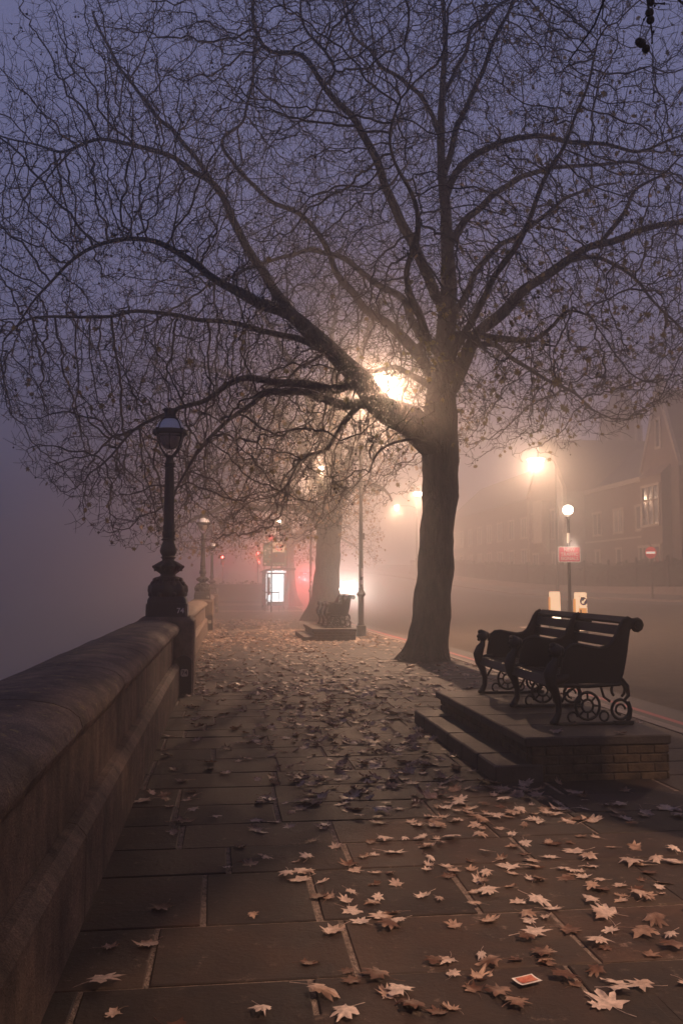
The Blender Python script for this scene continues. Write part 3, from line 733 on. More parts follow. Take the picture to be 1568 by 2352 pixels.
def grow_tree(trunk, limbs, attr, seed, step=.17, kill=.3, infl=2.2, tip=.0052, jitter=.35, iters=140, droop=-.03, wob=.05, curl=.18, ex=2.35, droop_z=7.0):
    rng = np.random.RandomState(seed)
    pos = []; par = []; fix = []
    def put(p, pr, r): pos.append(np.array(p[:3], float)); par.append(pr); fix.append(r); return len(pos) - 1
    last = -1
    for q in catmull(trunk, step): last = put(q, last, max(q[3], .01))
    ntr = len(pos)
    for lb in limbs:
        pts = catmull(lb, step)
        arr = np.array(pos); d = np.linalg.norm(arr - pts[0][:3], axis=1); last = int(np.argmin(d))
        for i, q in enumerate(pts):
            k = wob * min(1, i / 6.0); nv = mnoise.noise_vector(Vector((q[0] * 1.3, q[1] * 1.3 + seed, q[2] * 1.3)))
            last = put((q[0] + nv.x * k * 2, q[1] + nv.y * k * 2, q[2] + nv.z * k * 2), last, max(q[3], tip))
    nfix = len(pos)
    A = attr.copy(); NN = np.zeros(len(A), int); ND = np.full(len(A), 1e9)
    arr = np.array(pos)
    # new shoots leave only from limbs, never from the bare lower trunk
    cand = np.array([i for i in range(nfix) if i >= ntr or i > ntr * .75])
    for c0 in range(0, len(A), 2000):
        D = np.linalg.norm(A[c0:c0 + 2000, None, :] - arr[None, cand, :], axis=2); j = D.argmin(1)
        NN[c0:c0 + 2000] = cand[j]; ND[c0:c0 + 2000] = D[np.arange(len(j)), j]
    alive = ND > kill
    A, NN, ND = A[alive], NN[alive], ND[alive]
    nchild = {}
    for it in range(iters):
        if len(A) == 0: break
        m = ND < (infl if it < 40 else infl * 1.3)
        if not m.any():
            break
        idx = NN[m]; dirs = A[m] - np.array(pos)[idx] if False else A[m] - arr[idx]
        dirs /= np.maximum(np.linalg.norm(dirs, axis=1)[:, None], 1e-6)
        un, inv = np.unique(idx, return_inverse=True)
        S = np.zeros((len(un), 3)); np.add.at(S, inv, dirs)
        S /= np.maximum(np.linalg.norm(S, axis=1)[:, None], 1e-6)
        S += rng.normal(0, jitter, S.shape); S[:, 2] += np.where(arr[un][:, 2] < droop_z, droop * 5, droop)
        S += np.array([tuple(mnoise.noise_vector(Vector(arr[i]) * 1.1 + Vector((seed, 0, 0)))) for i in un]) * curl
        S /= np.maximum(np.linalg.norm(S, axis=1)[:, None], 1e-6)
        new = []
        for k, i in enumerate(un):
            if nchild.get(int(i), 0) >= (3 if i >= nfix else 4): 
                continue
            nchild[int(i)] = nchild.get(int(i), 0) + 1
            new.append(put(arr[i] + S[k] * step * rng.uniform(.75, 1.2), int(i), 0.0))
        if not new:
            # everything saturated: drop the attractors that pull on full nodes
            keep = np.array([nchild.get(int(i), 0) < 3 for i in NN]) ; A, NN, ND = A[keep], NN[keep], ND[keep]; continue
        arr = np.array(pos); nw = arr[new]
        for c0 in range(0, len(A), 4000):
            D = ((A[c0:c0 + 4000, None, :] - nw[None]) ** 2).sum(2); j = D.argmin(1); dd = np.sqrt(D[np.arange(len(j)), j])
            b = dd < ND[c0:c0 + 4000]
            NN[c0:c0 + 4000][b] = np.array(new)[j[b]]; ND[c0:c0 + 4000][b] = dd[b]
        al = ND > kill
        A, NN, ND = A[al], NN[al], ND[al]
    n = len(pos); rad = np.zeros(n); acc = np.zeros(n)
    for i in range(n - 1, -1, -1):
        r = fix[i] if fix[i] > 0 else max(tip, acc[i] ** (1 / ex))
        rad[i] = r
        if par[i] >= 0: acc[par[i]] += r ** ex if not fix[i] else 0
    for i in range(n):
        if par[i] >= 0 and not fix[i]: rad[i] = min(rad[i], rad[par[i]] * .8 if fix[par[i]] else rad[par[i]] * 1.0)
    kids = [[] for _ in range(n)]
    for i in range(n):
        if par[i] >= 0: kids[par[i]].append(i)
    return np.array(pos), par, rad, kids, ntr
def tree_meshes(T, seed, twig_p=.55, twig_len=.3, tw_r=.0036, split=.035):
    pos, par, rad, kids, ntr = T; rng = random.Random(seed)
    big = MB(); thin = MB()
    stack = [0]; chains = []
    used = set()
    def chain_from(i, start):
        ch = ([start] if start is not None else []) + [i]
        while kids[i]:
            ks = sorted(kids[i], key=lambda k: -rad[k]); m = ks[0]
            for k in ks[1:]: stack2.append((k, i))
            ch.append(m); i = m
        return ch
    stack2 = [(0, None)]
    while stack2:
        i, st = stack2.pop(); chains.append((chain_from(i, st), st is not None))
    tips = []
    for ch, hp in chains:
        pts = [Vector(pos[i]) for i in ch]; rr = [rad[i] for i in ch]
        if hp: rr[0] = min(rr[1], rad[ch[0]])
        if len(pts) < 2: continue
        # cut into big and thin portions
        cut = next((k for k, r in enumerate(rr) if r < split), len(rr))
        for (a, b, mb) in ((0, min(cut + 1, len(rr)), big), (max(cut, 0), len(rr), thin)):
            if b - a < 2 or (mb is big and cut == 0): continue
            seg = pts[a:b]; r = rr[a:b]; mx = max(r)
            n = 40 if mx > .34 else 28 if mx > .25 else 14 if mx > .12 else 9 if mx > .05 else 6 if mx > .02 else 4 if mx > .009 else 3
            r2 = list(r)
            if len(ch) == b: r2[-1] *= .5
            add_tube(mb, seg, r2, n, mx > .12)
        for k in range(1, len(ch)):
            i = ch[k]
            if rad[i] < .016:
                tips.append(i)
    # short spurs and twig ends, alternately set
    shoots = []
    for i in tips:
        p = Vector(pos[i]); pp = Vector(pos[par[i]]); d = (p - pp)
        if d.length < 1e-4: continue
        d.normalize()
        nsh = (rng.random() < twig_p) + (2 if not kids[i] else 0)
        for q in range(nsh):
            rv = Vector((rng.gauss(0, 1), rng.gauss(0, 1), rng.gauss(0, 1))).normalized()
            e = (d * .8 + rv * .9).normalized(); L = twig_len * rng.uniform(.35, 1.1)
            e2 = (e + Vector((rng.gauss(0, .35), rng.gauss(0, .35), rng.gauss(.12, .35)))).normalized()
            m_ = p + e * L * .5; t_ = m_ + e2 * L * .5
            add_tube(thin, [p, m_, t_], [tw_r * 1.2, tw_r, tw_r * .6], 3, False)
            shoots.append((m_, t_))
    return big, thin, shoots
def add_tube(mb, pts, rad, n, bark):
    rings = []; prev = None
    L = len(pts)
    for i in range(L):
        d = pts[min(i + 1, L - 1)] - pts[max(i - 1, 0)]
        if d.length < 1e-6: d = Vector((0, 0, 1))
        d.normalize()
        if prev is None:
            a = Vector((0, 0, 1)) if abs(d.z) < .9 else Vector((1, 0, 0)); u = a.cross(d).normalized()
        else:
            u = prev - d * prev.dot(d)
            u = u.normalized() if u.length > 1e-5 else d.orthogonal().normalized()
        prev = u; v = d.cross(u); ring = []
        for j in range(n):
            t = 2 * math.pi * j / n; e = u * math.cos(t) + v * math.sin(t); r = rad[i]
            if bark:
                q = pts[i] + e * r
                hh = q.z - pts[0].z
                r *= 1 + .12 * mnoise.noise(q * 2.2) + .07 * mnoise.noise(Vector((q.x * 9, q.y * 9, q.z * 4)))
                if n >= 28 and 0 <= hh < 1.1 and pts[-1].z - pts[0].z > 4: r *= 1 + .16 * math.cos(5 * t + 1.3) * (1 - hh / 1.1) ** 1.5 + .05 * math.cos(9 * t) * (1 - hh / 1.1)
            ring.append(tuple(pts[i] + e * r))
        rings.append(ring)
    n0 = len(mb.v); mb.v += [p for r in rings for p in r]
    for i in range(L - 1):
        for j in range(n):
            k = (j + 1) % n
            mb.f.append((n0 + i * n + j, n0 + i * n + k, n0 + (i + 1) * n + k, n0 + (i + 1) * n + j))
def quick(name, mb, m, parent, smooth=True):
    me = bpy.data.meshes.new(name)
    me.from_pydata(mb.v, [], mb.f); me.update()
    return link(name, me, m, parent, smooth)
def in_poly(u, v, poly):
    c = False; j = len(poly) - 1
    for i in range(len(poly)):
        (xi, yi), (xj, yj) = poly[i], poly[j]
        if (yi > v) != (yj > v) and u < (xj - xi) * (v - yi) / (yj - yi) + xi: c = not c
        j = i
    return c
def crown_points(poly, n, yc, xc, half, rx, seed, zmin=0, bias=None):
    """points filling the crown volume: its measured outline swept through the crown's real depth"""
    rng = random.Random(seed); us = [p[0] for p in poly]; vs = [p[1] for p in poly]; out = []
    while len(out) < n:
        u = rng.uniform(min(us), max(us)); v = rng.uniform(min(vs), max(vs))
        if not in_poly(u, v, poly): continue
        q = P(u, v, yc)
        if bias and rng.random() > bias(u, v): continue
        e = 1 - ((q.x - xc) / rx) ** 2
        hd = half * math.sqrt(max(e, .08))
        Y = yc + rng.uniform(-1, 1) * hd
        # keep the outline round in plan: shrink towards the trunk for points off the middle depth
        k = math.sqrt(max(0.0, 1 - ((Y - yc) / (half * 1.15)) ** 2))
        x = xc + (q.x - xc) * (.55 + .45 * k); z = q.z
        if z < zmin: continue
        out.append((x, Y, z))
    return np.array(out)
def leaf_fan(mb, c, ax, ay, az, size, rng, curl=.25):
    """small lobed leaf"""
    outline = [(0, -.35), (.35, -.5), (.3, -.12), (.75, -.15), (.5, .2), (.62, .6), (.25, .5), (0, 1.0), (-.25, .5), (-.62, .6), (-.5, .2), (-.75, -.15), (-.3, -.12), (-.35, -.5)]
    n0 = len(mb.v); mb.v.append(tuple(c + az * (.12 * size)))
    for (x, y) in outline:
        z = -curl * (x * x + y * y) * size * rng.uniform(.3, 1.2)
        mb.v.append(tuple(c + ax * x * size + ay * y * size + az * z))
    n = len(outline)
    for i in range(n): mb.f.append((n0, n0 + 1 + i, n0 + 1 + (i + 1) % n))
def hang_leaves(shoots, n, rng, filt, size=(.05, .085)):
    mb = MB(); c = 0; pool = [s for s in shoots if filt(s[1])]
    rng.shuffle(pool)
    for m_, t_ in pool[:n]:
        az = Vector((rng.gauss(0, 1), rng.gauss(0, 1), rng.gauss(0, .5))).normalized()
        ay = Vector((rng.gauss(0, .35), rng.gauss(0, .35), -1)); ay = (ay - az * ay.dot(az)).normalized(); ax = ay.cross(az)
        s = rng.uniform(*size); leaf_fan(mb, t_ + ay * s * .6, ax, ay, az, s, rng, .5)
    return mb
ICO = [(0, 0, -1), (.72, -.53, -.45), (-.28, -.85, -.45), (-.89, 0, -.45), (-.28, .85, -.45), (.72, .53, -.45), (.28, -.85, .45), (-.72, -.53, .45), (-.72, .53, .45), (.28, .85, .45), (.89, 0, .45), (0, 0, 1)]
ICF = [(0, 1, 2), (1, 0, 5), (0, 2, 3), (0, 3, 4), (0, 4, 5), (1, 5, 10), (2, 1, 6), (3, 2, 7), (4, 3, 8), (5, 4, 9), (1, 10, 6), (2, 6, 7), (3, 7, 8), (4, 8, 9), (5, 9, 10), (6, 10, 11), (7, 6, 11), (8, 7, 11), (9, 8, 11), (10, 9, 11)]
def hang_balls(shoots, n, rng, r=.024):
    mb = MB(); pool = list(shoots); rng.shuffle(pool)
    for m_, t_ in pool[:n]:
        L = rng.uniform(.04, .14); c = t_ + Vector((rng.uniform(-.02, .02), rng.uniform(-.02, .02), -L))
        add_tube(mb, [t_, c], [.0018, .0018], 3, False)
        rr = r * rng.uniform(.75, 1.1); mb.add([tuple(c + Vector(v) * rr) for v in ICO], ICF)
    return mb

def big_tree():
    Y0 = 18.9
    trunk = px_limb([(975, 1528, 124), (979, 1505, 108), (984, 1475, 94), (989, 1430, 87), (995, 1360, 82), (1001, 1280, 80), (1006, 1200, 80), (1010, 1120, 82), (1011, 1060, 86), (1010, 1000, 84), (1010, 950, 78),
                     (1014, 890, 66), (1020, 820, 50), (1024, 740, 42), (1030, 650, 37), (1027, 560, 31), (1022, 470, 26), (1014, 380, 21), (1012, 280, 17), (1017, 180, 14), (1022, 80, 11), (1010, -60, 8), (1000, -180, 6)], Y0, Y0 + .1)
    L = []
    def limb(pts, y0, y1): L.append(px_limb(pts, y0, y1))
    limb([(1000, 1020, 84), (960, 985, 74), (910, 950, 66), (860, 920, 58), (815, 870, 50), (770, 820, 42), (720, 770, 36), (665, 725, 32), (600, 700, 26), (540, 660, 22), (480, 630, 18), (420, 590, 15), (340, 550, 12), (260, 545, 10), (180, 590, 8), (100, 660, 6), (40, 740, 4)], Y0, 16.6)
    limb([(700, 755, 26), (650, 690, 24), (600, 610, 21), (550, 530, 19), (500, 440, 16), (430, 380, 13), (350, 345, 11), (250, 320, 9), (150, 345, 7), (60, 330, 5), (-20, 300, 4)], 18.2, 19.5)
    limb([(500, 440, 12), (450, 360, 11), (390, 290, 10), (330, 220, 9), (290, 170, 8), (240, 90, 7), (210, 20, 5)], 18.9, 20.5)
    limb([(815, 880, 26), (740, 895, 22), (640, 878, 18), (560, 873, 15), (470, 910, 12), (380, 950, 9), (300, 1000, 7), (230, 1070, 5)], 18.4, 16.2)
    limb([(850, 925, 28), (770, 928, 20), (690, 903, 17), (610, 905, 14), (560, 935, 11), (500, 985, 9), (440, 1060, 7), (400, 1130, 5)], 18.5, 15.2)
    limb([(760, 815, 18), (700, 785, 16), (640, 765, 14), (560, 755, 12), (460, 735, 10), (340, 714, 9), (250, 727, 8), (150, 720, 7), (60, 735, 6), (10, 785, 4)], 18.3, 17.2)
    limb([(1005, 690, 26), (960, 590, 25), (920, 510, 23), (880, 410, 20), (840, 320, 18), (780, 240, 15), (745, 190, 13), (690, 130, 12), (620, 115, 10), (590, 60, 9), (575, -30, 7), (540, -120, 5)], Y0, 16.8)
    limb([(745, 195, 9), (770, 165, 8), (750, 120, 7), (700, 60, 6), (690, -20, 5)], 17.2, 16.8)
    limb([(985, 850, 30), (940, 790, 25), (880, 735, 20), (820, 695, 18), (770, 620, 15), (740, 545, 12), (690, 500, 11), (620, 460, 10), (540, 380, 9), (512, 330, 8), (560, 260, 7), (580, 160, 6), (600, 80, 4)], 19.0, 21.2)
    limb([(975, 790, 20), (930, 700, 17), (860, 650, 15), (790, 600, 13), (720, 575, 11), (650, 590, 9), (560, 620, 8), (470, 660, 6)], 19.1, 22.5)
    limb([(995, 890, 22), (950, 862, 14), (905, 845, 12), (860, 858, 11), (815, 850, 10), (760, 810, 9)], 19.0, 19.6)
    limb([(1030, 900, 46), (1058, 845, 38), (1085, 795, 32), (1115, 750, 28), (1160, 710, 26), (1200, 670, 24), (1270, 620, 21), (1340, 575, 18), (1420, 545, 16), (1500, 525, 14), (1600, 505, 11), (1700, 520, 7)], Y0, 18.2)
    limb([(1050, 770, 20), (1110, 768, 17), (1190, 779, 14), (1240, 772, 11), (1275, 745, 9), (1300, 715, 7), (1360, 740, 5)], Y0, 17.0)
    limb([(1030, 570, 20), (1060, 515, 18), (1110, 470, 16), (1160, 430, 14), (1230, 395, 12), (1330, 380, 9), (1440, 372, 7), (1560, 400, 4)], 19.0, 20.8)
    limb([(1025, 450, 18), (1060, 380, 17), (1130, 340, 15), (1210, 315, 13), (1300, 318, 11), (1400, 332, 9), (1480, 340, 7), (1580, 310, 4)], 19.0, 17.2)
    limb([(1020, 400, 16), (1050, 300, 14), (1090, 210, 12), (1112, 140, 11), (1150, 60, 9), (1200, -30, 7), (1230, -120, 5)], 19.0, 18.0)
    limb([(1015, 220, 12), (1060, 130, 10), (1100, 50, 9), (1170, 0, 7), (1260, -20, 5)], 19.0, 20.5)
    limb([(1012, 320, 12), (980, 240, 11), (940, 190, 10), (880, 160, 9), (845, 110, 8), (800, 50, 6), (780, -30, 5)], 19.0, 20.2)
    limb([(1035, 760, 22), (1060, 690, 17), (1100, 610, 14), (1150, 560, 12), (1230, 510, 10), (1310, 450, 8), (1400, 420, 5)], 19.1, 22.8)
    limb([(1380, 555, 12), (1430, 490, 10), (1455, 440, 8), (1520, 400, 6), (1560, 360, 4)], 18.4, 18.0)
    limb([(1300, 600, 12), (1380, 590, 10), (1450, 640, 8), (1530, 720, 6), (1590, 800, 4)], 18.4, 17.4)
    limb([(1095, 790, 16), (1150, 800, 12), (1220, 850, 9), (1290, 890, 7), (1350, 930, 5)], 18.6, 20.6)
    limb([(1020, 850, 24), (1000, 800, 20), (960, 720, 17), (930, 640, 14), (960, 540, 12), (940, 430, 10), (900, 330, 8), (930, 220, 6)], 18.8, 14.6)
    limb([(1030, 830, 22), (1080, 740, 18), (1130, 650, 15), (1190, 560, 13), (1230, 450, 11), (1290, 340, 9), (1340, 220, 7), (1370, 100, 5)], 18.8, 15.0)
    limb([(860, 905, 18), (800, 950, 14), (780, 1000, 11), (740, 1040, 9), (690, 1060, 7), (650, 1120, 5)], 18.6, 17.4)
    limb([(1000, 1020, 10), (940, 1010, 8), (880, 1030, 6), (850, 1080, 4)], 18.6, 17.2)
    poly = [(-70, 330), (30, 260), (80, 150), (160, 60), (290, -20), (430, -220), (700, -330), (1200, -330), (1420, -180), (1450, -20), (1440, 90), (1500, 170), (1580, 190), (1680, 260), (1740, 560), (1700, 860), (1560, 930),
            (1500, 950), (1430, 985), (1350, 975), (1270, 970), (1200, 1000), (1130, 960), (1070, 1020), (1050, 940), (985, 960), (940, 1060), (880, 1080), (820, 1110), (780, 1190), (700, 1215), (620, 1235), (520, 1215), (440, 1230), (330, 1255), (240, 1230), (190, 1150), (110, 1120), (90, 1000), (20, 960), (-70, 900)]
    pts = crown_points(poly, 29000, 18.6, 1.2, 5.2, 9.5, 3)
    T = grow_tree(trunk, L, pts, 11, step=.15, kill=.185, infl=1.6, tip=.0052, jitter=.24, ex=2.25, droop=-.06)
    return T
def far_tree():
    Y0 = 41.8
    trunk = px_limb([(748, 1432, 122), (748, 1420, 104), (748, 1395, 80), (749, 1350, 62), (752, 1290, 56), (755, 1230, 56), (758, 1180, 56), (762, 1130, 44), (768, 1080, 36), (772, 1020, 30), (765, 950, 24), (770, 880, 18), (760, 800, 12), (770, 720, 7)], Y0, Y0)
    L = []
    def limb(pts, y0, y1): L.append(px_limb(pts, y0, y1))
    limb([(745, 1200, 34), (715, 1165, 28), (680, 1135, 22), (640, 1110, 19), (590, 1075, 16), (540, 1060, 12), (480, 1080, 9), (420, 1130, 6)], Y0, 40)
    limb([(740, 1215, 20), (700, 1170, 16), (650, 1165, 15), (590, 1168, 13), (530, 1160, 10), (470, 1180, 8), (420, 1210, 5)], Y0, 39)
    limb([(750, 1150, 28), (720, 1080, 22), (680, 1000, 18), (620, 930, 14), (540, 870, 10), (460, 840, 7), (380, 860, 5)], Y0, 43)
    limb([(765, 1120, 26), (740, 1000, 20), (700, 900, 16), (650, 800, 12), (600, 720, 8), (560, 650, 5)], Y0, 45)
    limb([(775, 1120, 30), (800, 1060, 24), (830, 1000, 19), (880, 930, 15), (940, 860, 11), (990, 790, 8), (1020, 740, 5)], Y0, 41)
    limb([(775, 1090, 20), (820, 1040, 15), (890, 1010, 12), (960, 1000, 9), (1030, 1010, 6)], Y0, 39)
    limb([(780, 1150, 18), (810, 1120, 13), (840, 1110, 10), (880, 1120, 7), (900, 1150, 4)], Y0, 43)
    limb([(770, 1000, 20), (800, 900, 16), (830, 800, 12), (870, 710, 9), (900, 640, 6)], Y0, 38)
    poly = [(340, 1240), (300, 1120), (270, 950), (310, 760), (420, 640), (560, 560), (720, 520), (880, 560), (1000, 680), (1070, 820), (1090, 980), (1060, 1060), (980, 1080), (900, 1110), (880, 1160), (830, 1170), (800, 1200), (700, 1235), (600, 1250), (480, 1270), (410, 1290)]
    pts = crown_points(poly, 6500, Y0, -.9, 7.5, 9.5, 5)
    return grow_tree(trunk, L, pts, 21, step=.26, kill=.42, infl=3.2, tip=.0075, jitter=.4)
def near_tree():
    """the tree just right of the camera whose shadow crosses the paving"""
    bx, by = 3.35, 5.0
    trunk = [(bx, by, -.15, .62), (bx, by, .1, .48), (bx, by, .6, .40), (bx + .03, by, 2, .37), (bx + .05, by - .05, 3.5, .36), (bx + .1, by - .1, 4.6, .34), (bx + .2, by - .2, 6, .24), (bx + .3, by - .5, 8, .18), (bx + .3, by - .8, 10, .12), (bx + .2, by - 1, 12, .06)]
    L = [[(bx + .05, by, 4.2, .2), (bx - .6, by - .9, 4.8, .15), (2.3, 3.6, 5.0, .11), (1.6, 3.35, 4.9, .05), (1.25, 3.42, 4.45, .025), (1.16, 3.36, 4.05, .012), (1.06, 3.32, 3.86, .008)],
         [(bx, by, 4.6, .22), (bx + 1, by + .4, 5.8, .16), (bx + 2.2, by + .8, 6.6, .12), (bx + 3.4, by + 1, 7, .08), (bx + 4.4, by + 1, 7.2, .05)],
         [(bx, by, 5, .2), (bx - .6, by - 1.2, 6.2, .15), (bx - 1.4, by - 2.6, 7, .11), (bx - 2.4, by - 4, 7.4, .07), (bx - 3.2, by - 5, 7.2, .04)],
         [(bx, by, 5.5, .18), (bx + .8, by - 1.4, 6.8, .13), (bx + 1.6, by - 3, 7.6, .1), (bx + 2.4, by - 4.6, 8, .05)]]
    L += [[(bx, by, 4.0, .26), (bx - .3, by - 1.2, 4.3, .24), (2.65, 2.6, 4.5, .22), (2.35, 1.4, 4.7, .17), (2.2, .2, 5.0, .12), (2.0, -1, 5.4, .07)],  # unseen limbs added to shade the wall and near left paving
          [(bx, by, 4.8, .2), (3.3, 3.6, 5.5, .16), (3.1, 2.0, 5.9, .13), (2.9, .4, 6.2, .08)]]
    rng = np.random.RandomState(4); pts = []
    for _ in range(500): pts.append((rng.uniform(1.9, 3.6), rng.uniform(.2, 4.2), rng.uniform(4.5, 6.2)))  # extra twigs added out of view to thicken that shade
    while len(pts) < 2000:
        q = rng.uniform(-1, 1, 3)
        if (q ** 2).sum() > 1: continue
        x, y, z = bx + .6 + q[0] * 4.6, by - 3.2 + q[1] * 4.0, 8.2 + q[2] * 4.0
        if y > 1.0 and x < 4 * 0 + .42 * y + .6 and z - 1.6 < y * .75: continue       # open sky in front of the viewer
        pts.append((x, y, z))
    return grow_tree(trunk, L, np.array(pts), 31, step=.3, kill=.5, infl=2.5, tip=.006, jitter=.35)
def build_tree(T, label, seed, leaf_n, ball_n, filt, lsize, twig_len, tw_r, twig_p=.55, split=.035, group='plane trees along the kerb'):
    base = Vector(T[0][0]); o = empty('plane_tree', (0, 0, 0), 0, label, 'tree', group)
    big, thin, shoots = tree_meshes(T, seed, twig_p, twig_len, tw_r, split)
    for mb in (big, thin): mb.v = [(x - base.x, y - base.y, z - base.z) for x, y, z in mb.v]
    shoots = [(a - base, b - base) for a, b in shoots]
    quick('trunk', big, M['bark'], o); quick('crown', thin, M['twig'], o)
    rng = random.Random(seed)
    if leaf_n:
        lv = hang_leaves(shoots, leaf_n, rng, lambda p: filt(p + base), lsize); x = quick('leaves', lv, M['tree_leaf'], o, False); tag(x, kind='stuff')
    if ball_n:
        bl = hang_balls(shoots, ball_n, rng); x = quick('seed_balls', bl, M['ball'], o); tag(x, kind='stuff')
    o.location = base
    return o
rr_ = random.Random(99)
t1 = build_tree(big_tree(), 'large bare plane tree filling the sky, nearest whole trunk, behind the near bench', 1, 1600, 2600,
                lambda p: (p.z < 8.2 and p.x > 1.2) or (p.z < 7 and rr_.random() < .22) or (p.x > 3 and rr_.random() < .35), (.055, .10), .27, .0043, .9)
t2 = build_tree(far_tree(), 'hazy plane tree with a thick trunk behind the small far bench', 2, 1500, 260, lambda p: p.z < 9, (.08, .15), .5, .0055, .7, .06)
near_T = near_tree()
t0 = build_tree(near_T, 'plane tree out of frame except one seed ball twig in the top right corner', 3, 0, 0, lambda p: True, (.05, .08), .35, .004, .4)
t3 = copy_tree(t2); t3.location = R(66.5, 4.4, gz(66, 4)); t3.rotation_euler = (0, 0, 2.1); t3.scale = (.9, .9, .95)
tag(t3, 'faintest plane tree, farthest along the kerb beyond the bus shelter', 'tree', 'plane trees along the kerb')
# hanging spray with seed balls of the nearest tree
mb = MB(); D0 = 3.3
def Q(u, v, y=D0): return P(u, v, y) - Vector(near_T[0][0])
tw = lambda pts, r: add_tube(mb, [Q(u, v) for u, v in pts], r, 6, False)
tw([(1470, -60), (1484, -20), (1488, 10), (1492, 35), (1494, 52), (1497, 80), (1497, 96)], [.006, .005, .0045, .004, .0035, .003, .003])
tw([(1488, 28), (1480, 42), (1473, 56), (1470, 80), (1466, 92)], [.003, .0025, .002, .0016, .0012])
tw([(1497, 4), (1507, 7), (1525, 7)], [.003, .0025, .0025]); tw([(1545, -20), (1560, 0), (1575, 14)], [.005, .0045, .004])
quick('hanging_twig', mb, M['twig'], t0)
for (u, v, r) in ((1491, 28, 10), (1493, 45, 9.5), (1494, 4, 9), (1467, 95, 9.5), (1473, 99, 10), (1483, 111, 9.5)):
    mb = MB(); c = Q(u, v); rb = r / F * D0
    rings = []
    for i in range(11):
        th = math.pi * i / 10
        rings.append([tuple(c + Vector((math.sin(th) * math.cos(a), math.sin(th) * math.sin(a), math.cos(th))) * rb * (1 + (.06 if (i + j) % 2 else -.02))) for j, a in enumerate([2 * math.pi * q / 18 for q in range(18)])])
    mb.loft(rings); quick('seed_ball', mb, M['ball'], t0)
for (u, v) in ((1497, 97), (1525, 7), (1500, 72), (1503, 12), (1478, 44)):
    mb = MB(); mb.sphere(tuple(Q(u, v)), .0042, 8, 6, 1.3); quick('bud', mb, M['ball'], t0)
# earth pit round the near visible trunk
mb = MB(); mb.lathe([(.62, -.004), (.50, .012), (.2, .03)], 20); pit = mb.build('tree_pit_soil', M['earth'], None, True, R(18.5, 4.12, gz(18.5, 4.1) + .006)); tag(pit, kind='structure')

exec_rest = True

# ------------------------------------------------------------------ traffic island with bollards and beacon
M['bollard_lit'] = emis('bollard_lit', (1.0, .60, .36), 1.9)
M['bollard_hot'] = emis('bollard_hot', (1.0, .80, .55), 5)
M['bollard_yellow'] = emis('bollard_yellow', (1.0, .38, .10), 1.35)
M['globe'] = emis('beacon_globe', (1.0, .85, .70), 12, trans=.4)
M['retro_red'] = mat('retro_red', (.70, .06, .10), (.74, .08, .12), 5, .4)
M['retro_white'] = mat('retro_white', (.82, .78, .70), (.85, .80, .72), 5, .4)
bp1, bp2, pp = (7.19, 31.0), (7.02, 27.0), (7.2, 29.0)
s1, l1 = SL(*bp1); s2, l2 = SL(*bp2); sp, lp = SL(*pp)
o = empty('traffic_island', R(sp, lp, gz(sp, lp) - .11), TH, 'kerbed refuge island in the middle of the road under the beacon', 'traffic island')
pts = [(.75 * math.cos(a), 2.6 * (1 if math.sin(a) > 0 else -1) + .75 * math.sin(a)) for a in [2 * math.pi * (q + .5) / 24 for q in range(24)]]
mb = MB(); mb.prism(pts, 'z', -.05, .13); mb.build('island_kerb', M['kerb'], o)
mb = MB(); mb.prism([(x * .8, y * .95) for x, y in pts], 'z', .10, .134); mb.build('island_paving', M['pave_far'], o)
def bollard(x, y, label, face):
    s, l = SL(x, y); z = gz(s, l) + .02
    o = empty('bollard', (x, y, z), TH + .05, label, 'bollard', 'internally lit traffic bollards on the island')
    def shell(w0, d0, z0, z1, w1=None, d1=None):
        mb = MB(); rings = []
        w1 = w1 or w0; d1 = d1 or d0
        for (zz, wv, dv) in ((z0, w0, d0), (z1 - .05, w1, d1), (z1 - .015, w1 * .97, d1 * .97), (z1, w1 * .80, d1 * .8)):
            rings.append([(wv / 2 * math.copysign(abs(math.cos(t)) ** .35, math.cos(t)), dv / 2 * math.copysign(abs(math.sin(t)) ** .6, math.sin(t)), zz) for t in [2 * math.pi * q / 28 for q in range(28)]])
        mb.loft(rings); return mb
    shell(.40, .30, 0, .12).build('foot', M['rubber'], o, True)
    shell(.385, .27, .12, 1.24, .345, .23).build('shell', M['bollard_lit'], o, True)
    mb = MB(); mb.box(-.196, -.178, -.07, .07, .2, 1.05, .005); mb.build('side_stripe', M['bollard_yellow'], o)
    if face:
        mb = MB(); mb.box(-.115, .125, -.1405, -.134, .28, .78, .003); mb.build('yellow_panel', M['bollard_yellow'], o)
        mb = MB(); mb.box(-.075, -.035, -.146, -.142, .52, .74); mb.build('worn_sticker', M['iron_grey'], o)
        mb = MB(); c = (.035, .98); rd = .115
        mb.prism([(c[0] + rd * math.cos(t), c[1] + rd * math.sin(t)) for t in [2 * math.pi * q / 28 for q in range(28)]], 'y', -.1425, -.134)
        d = mb.build('keep_left_disc', M['sign_blue'], o)
        mb = MB(); a = [(-.02, .09), (.02, .09), (.02, -.02), (.06, -.02), (0, -.09), (-.06, -.02), (-.02, -.02)]
        ca, sa = math.cos(math.radians(-45)), math.sin(math.radians(-45))
        mb.prism([(c[0] + x * ca - y * sa, c[1] + x * sa + y * ca) for x, y in a][::1], 'y', -.148, -.1428)
        ar = mb.build('arrow', M['bollard_lit'], d)
        mb = MB(); mb.box(-.06, .06, -.151, -.147, 1.06, 1.10); dd = mb.build('dark_sticker', M['iron_grey'], d)
        mb = MB()
        for (x, z) in ((-.1, 1.13), (.13, 1.13), (-.1, .82), (.13, .82)): mb.sphere((x, -.138, z), .012, 8, 6)
        mb.build('screws', M['iron_grey'], o)
    else:
        mb = MB(); mb.box(-.13, .15, -.1395, -.134, .14, .50, .003); mb.build('hot_panel', M['bollard_hot'], o)
    return o
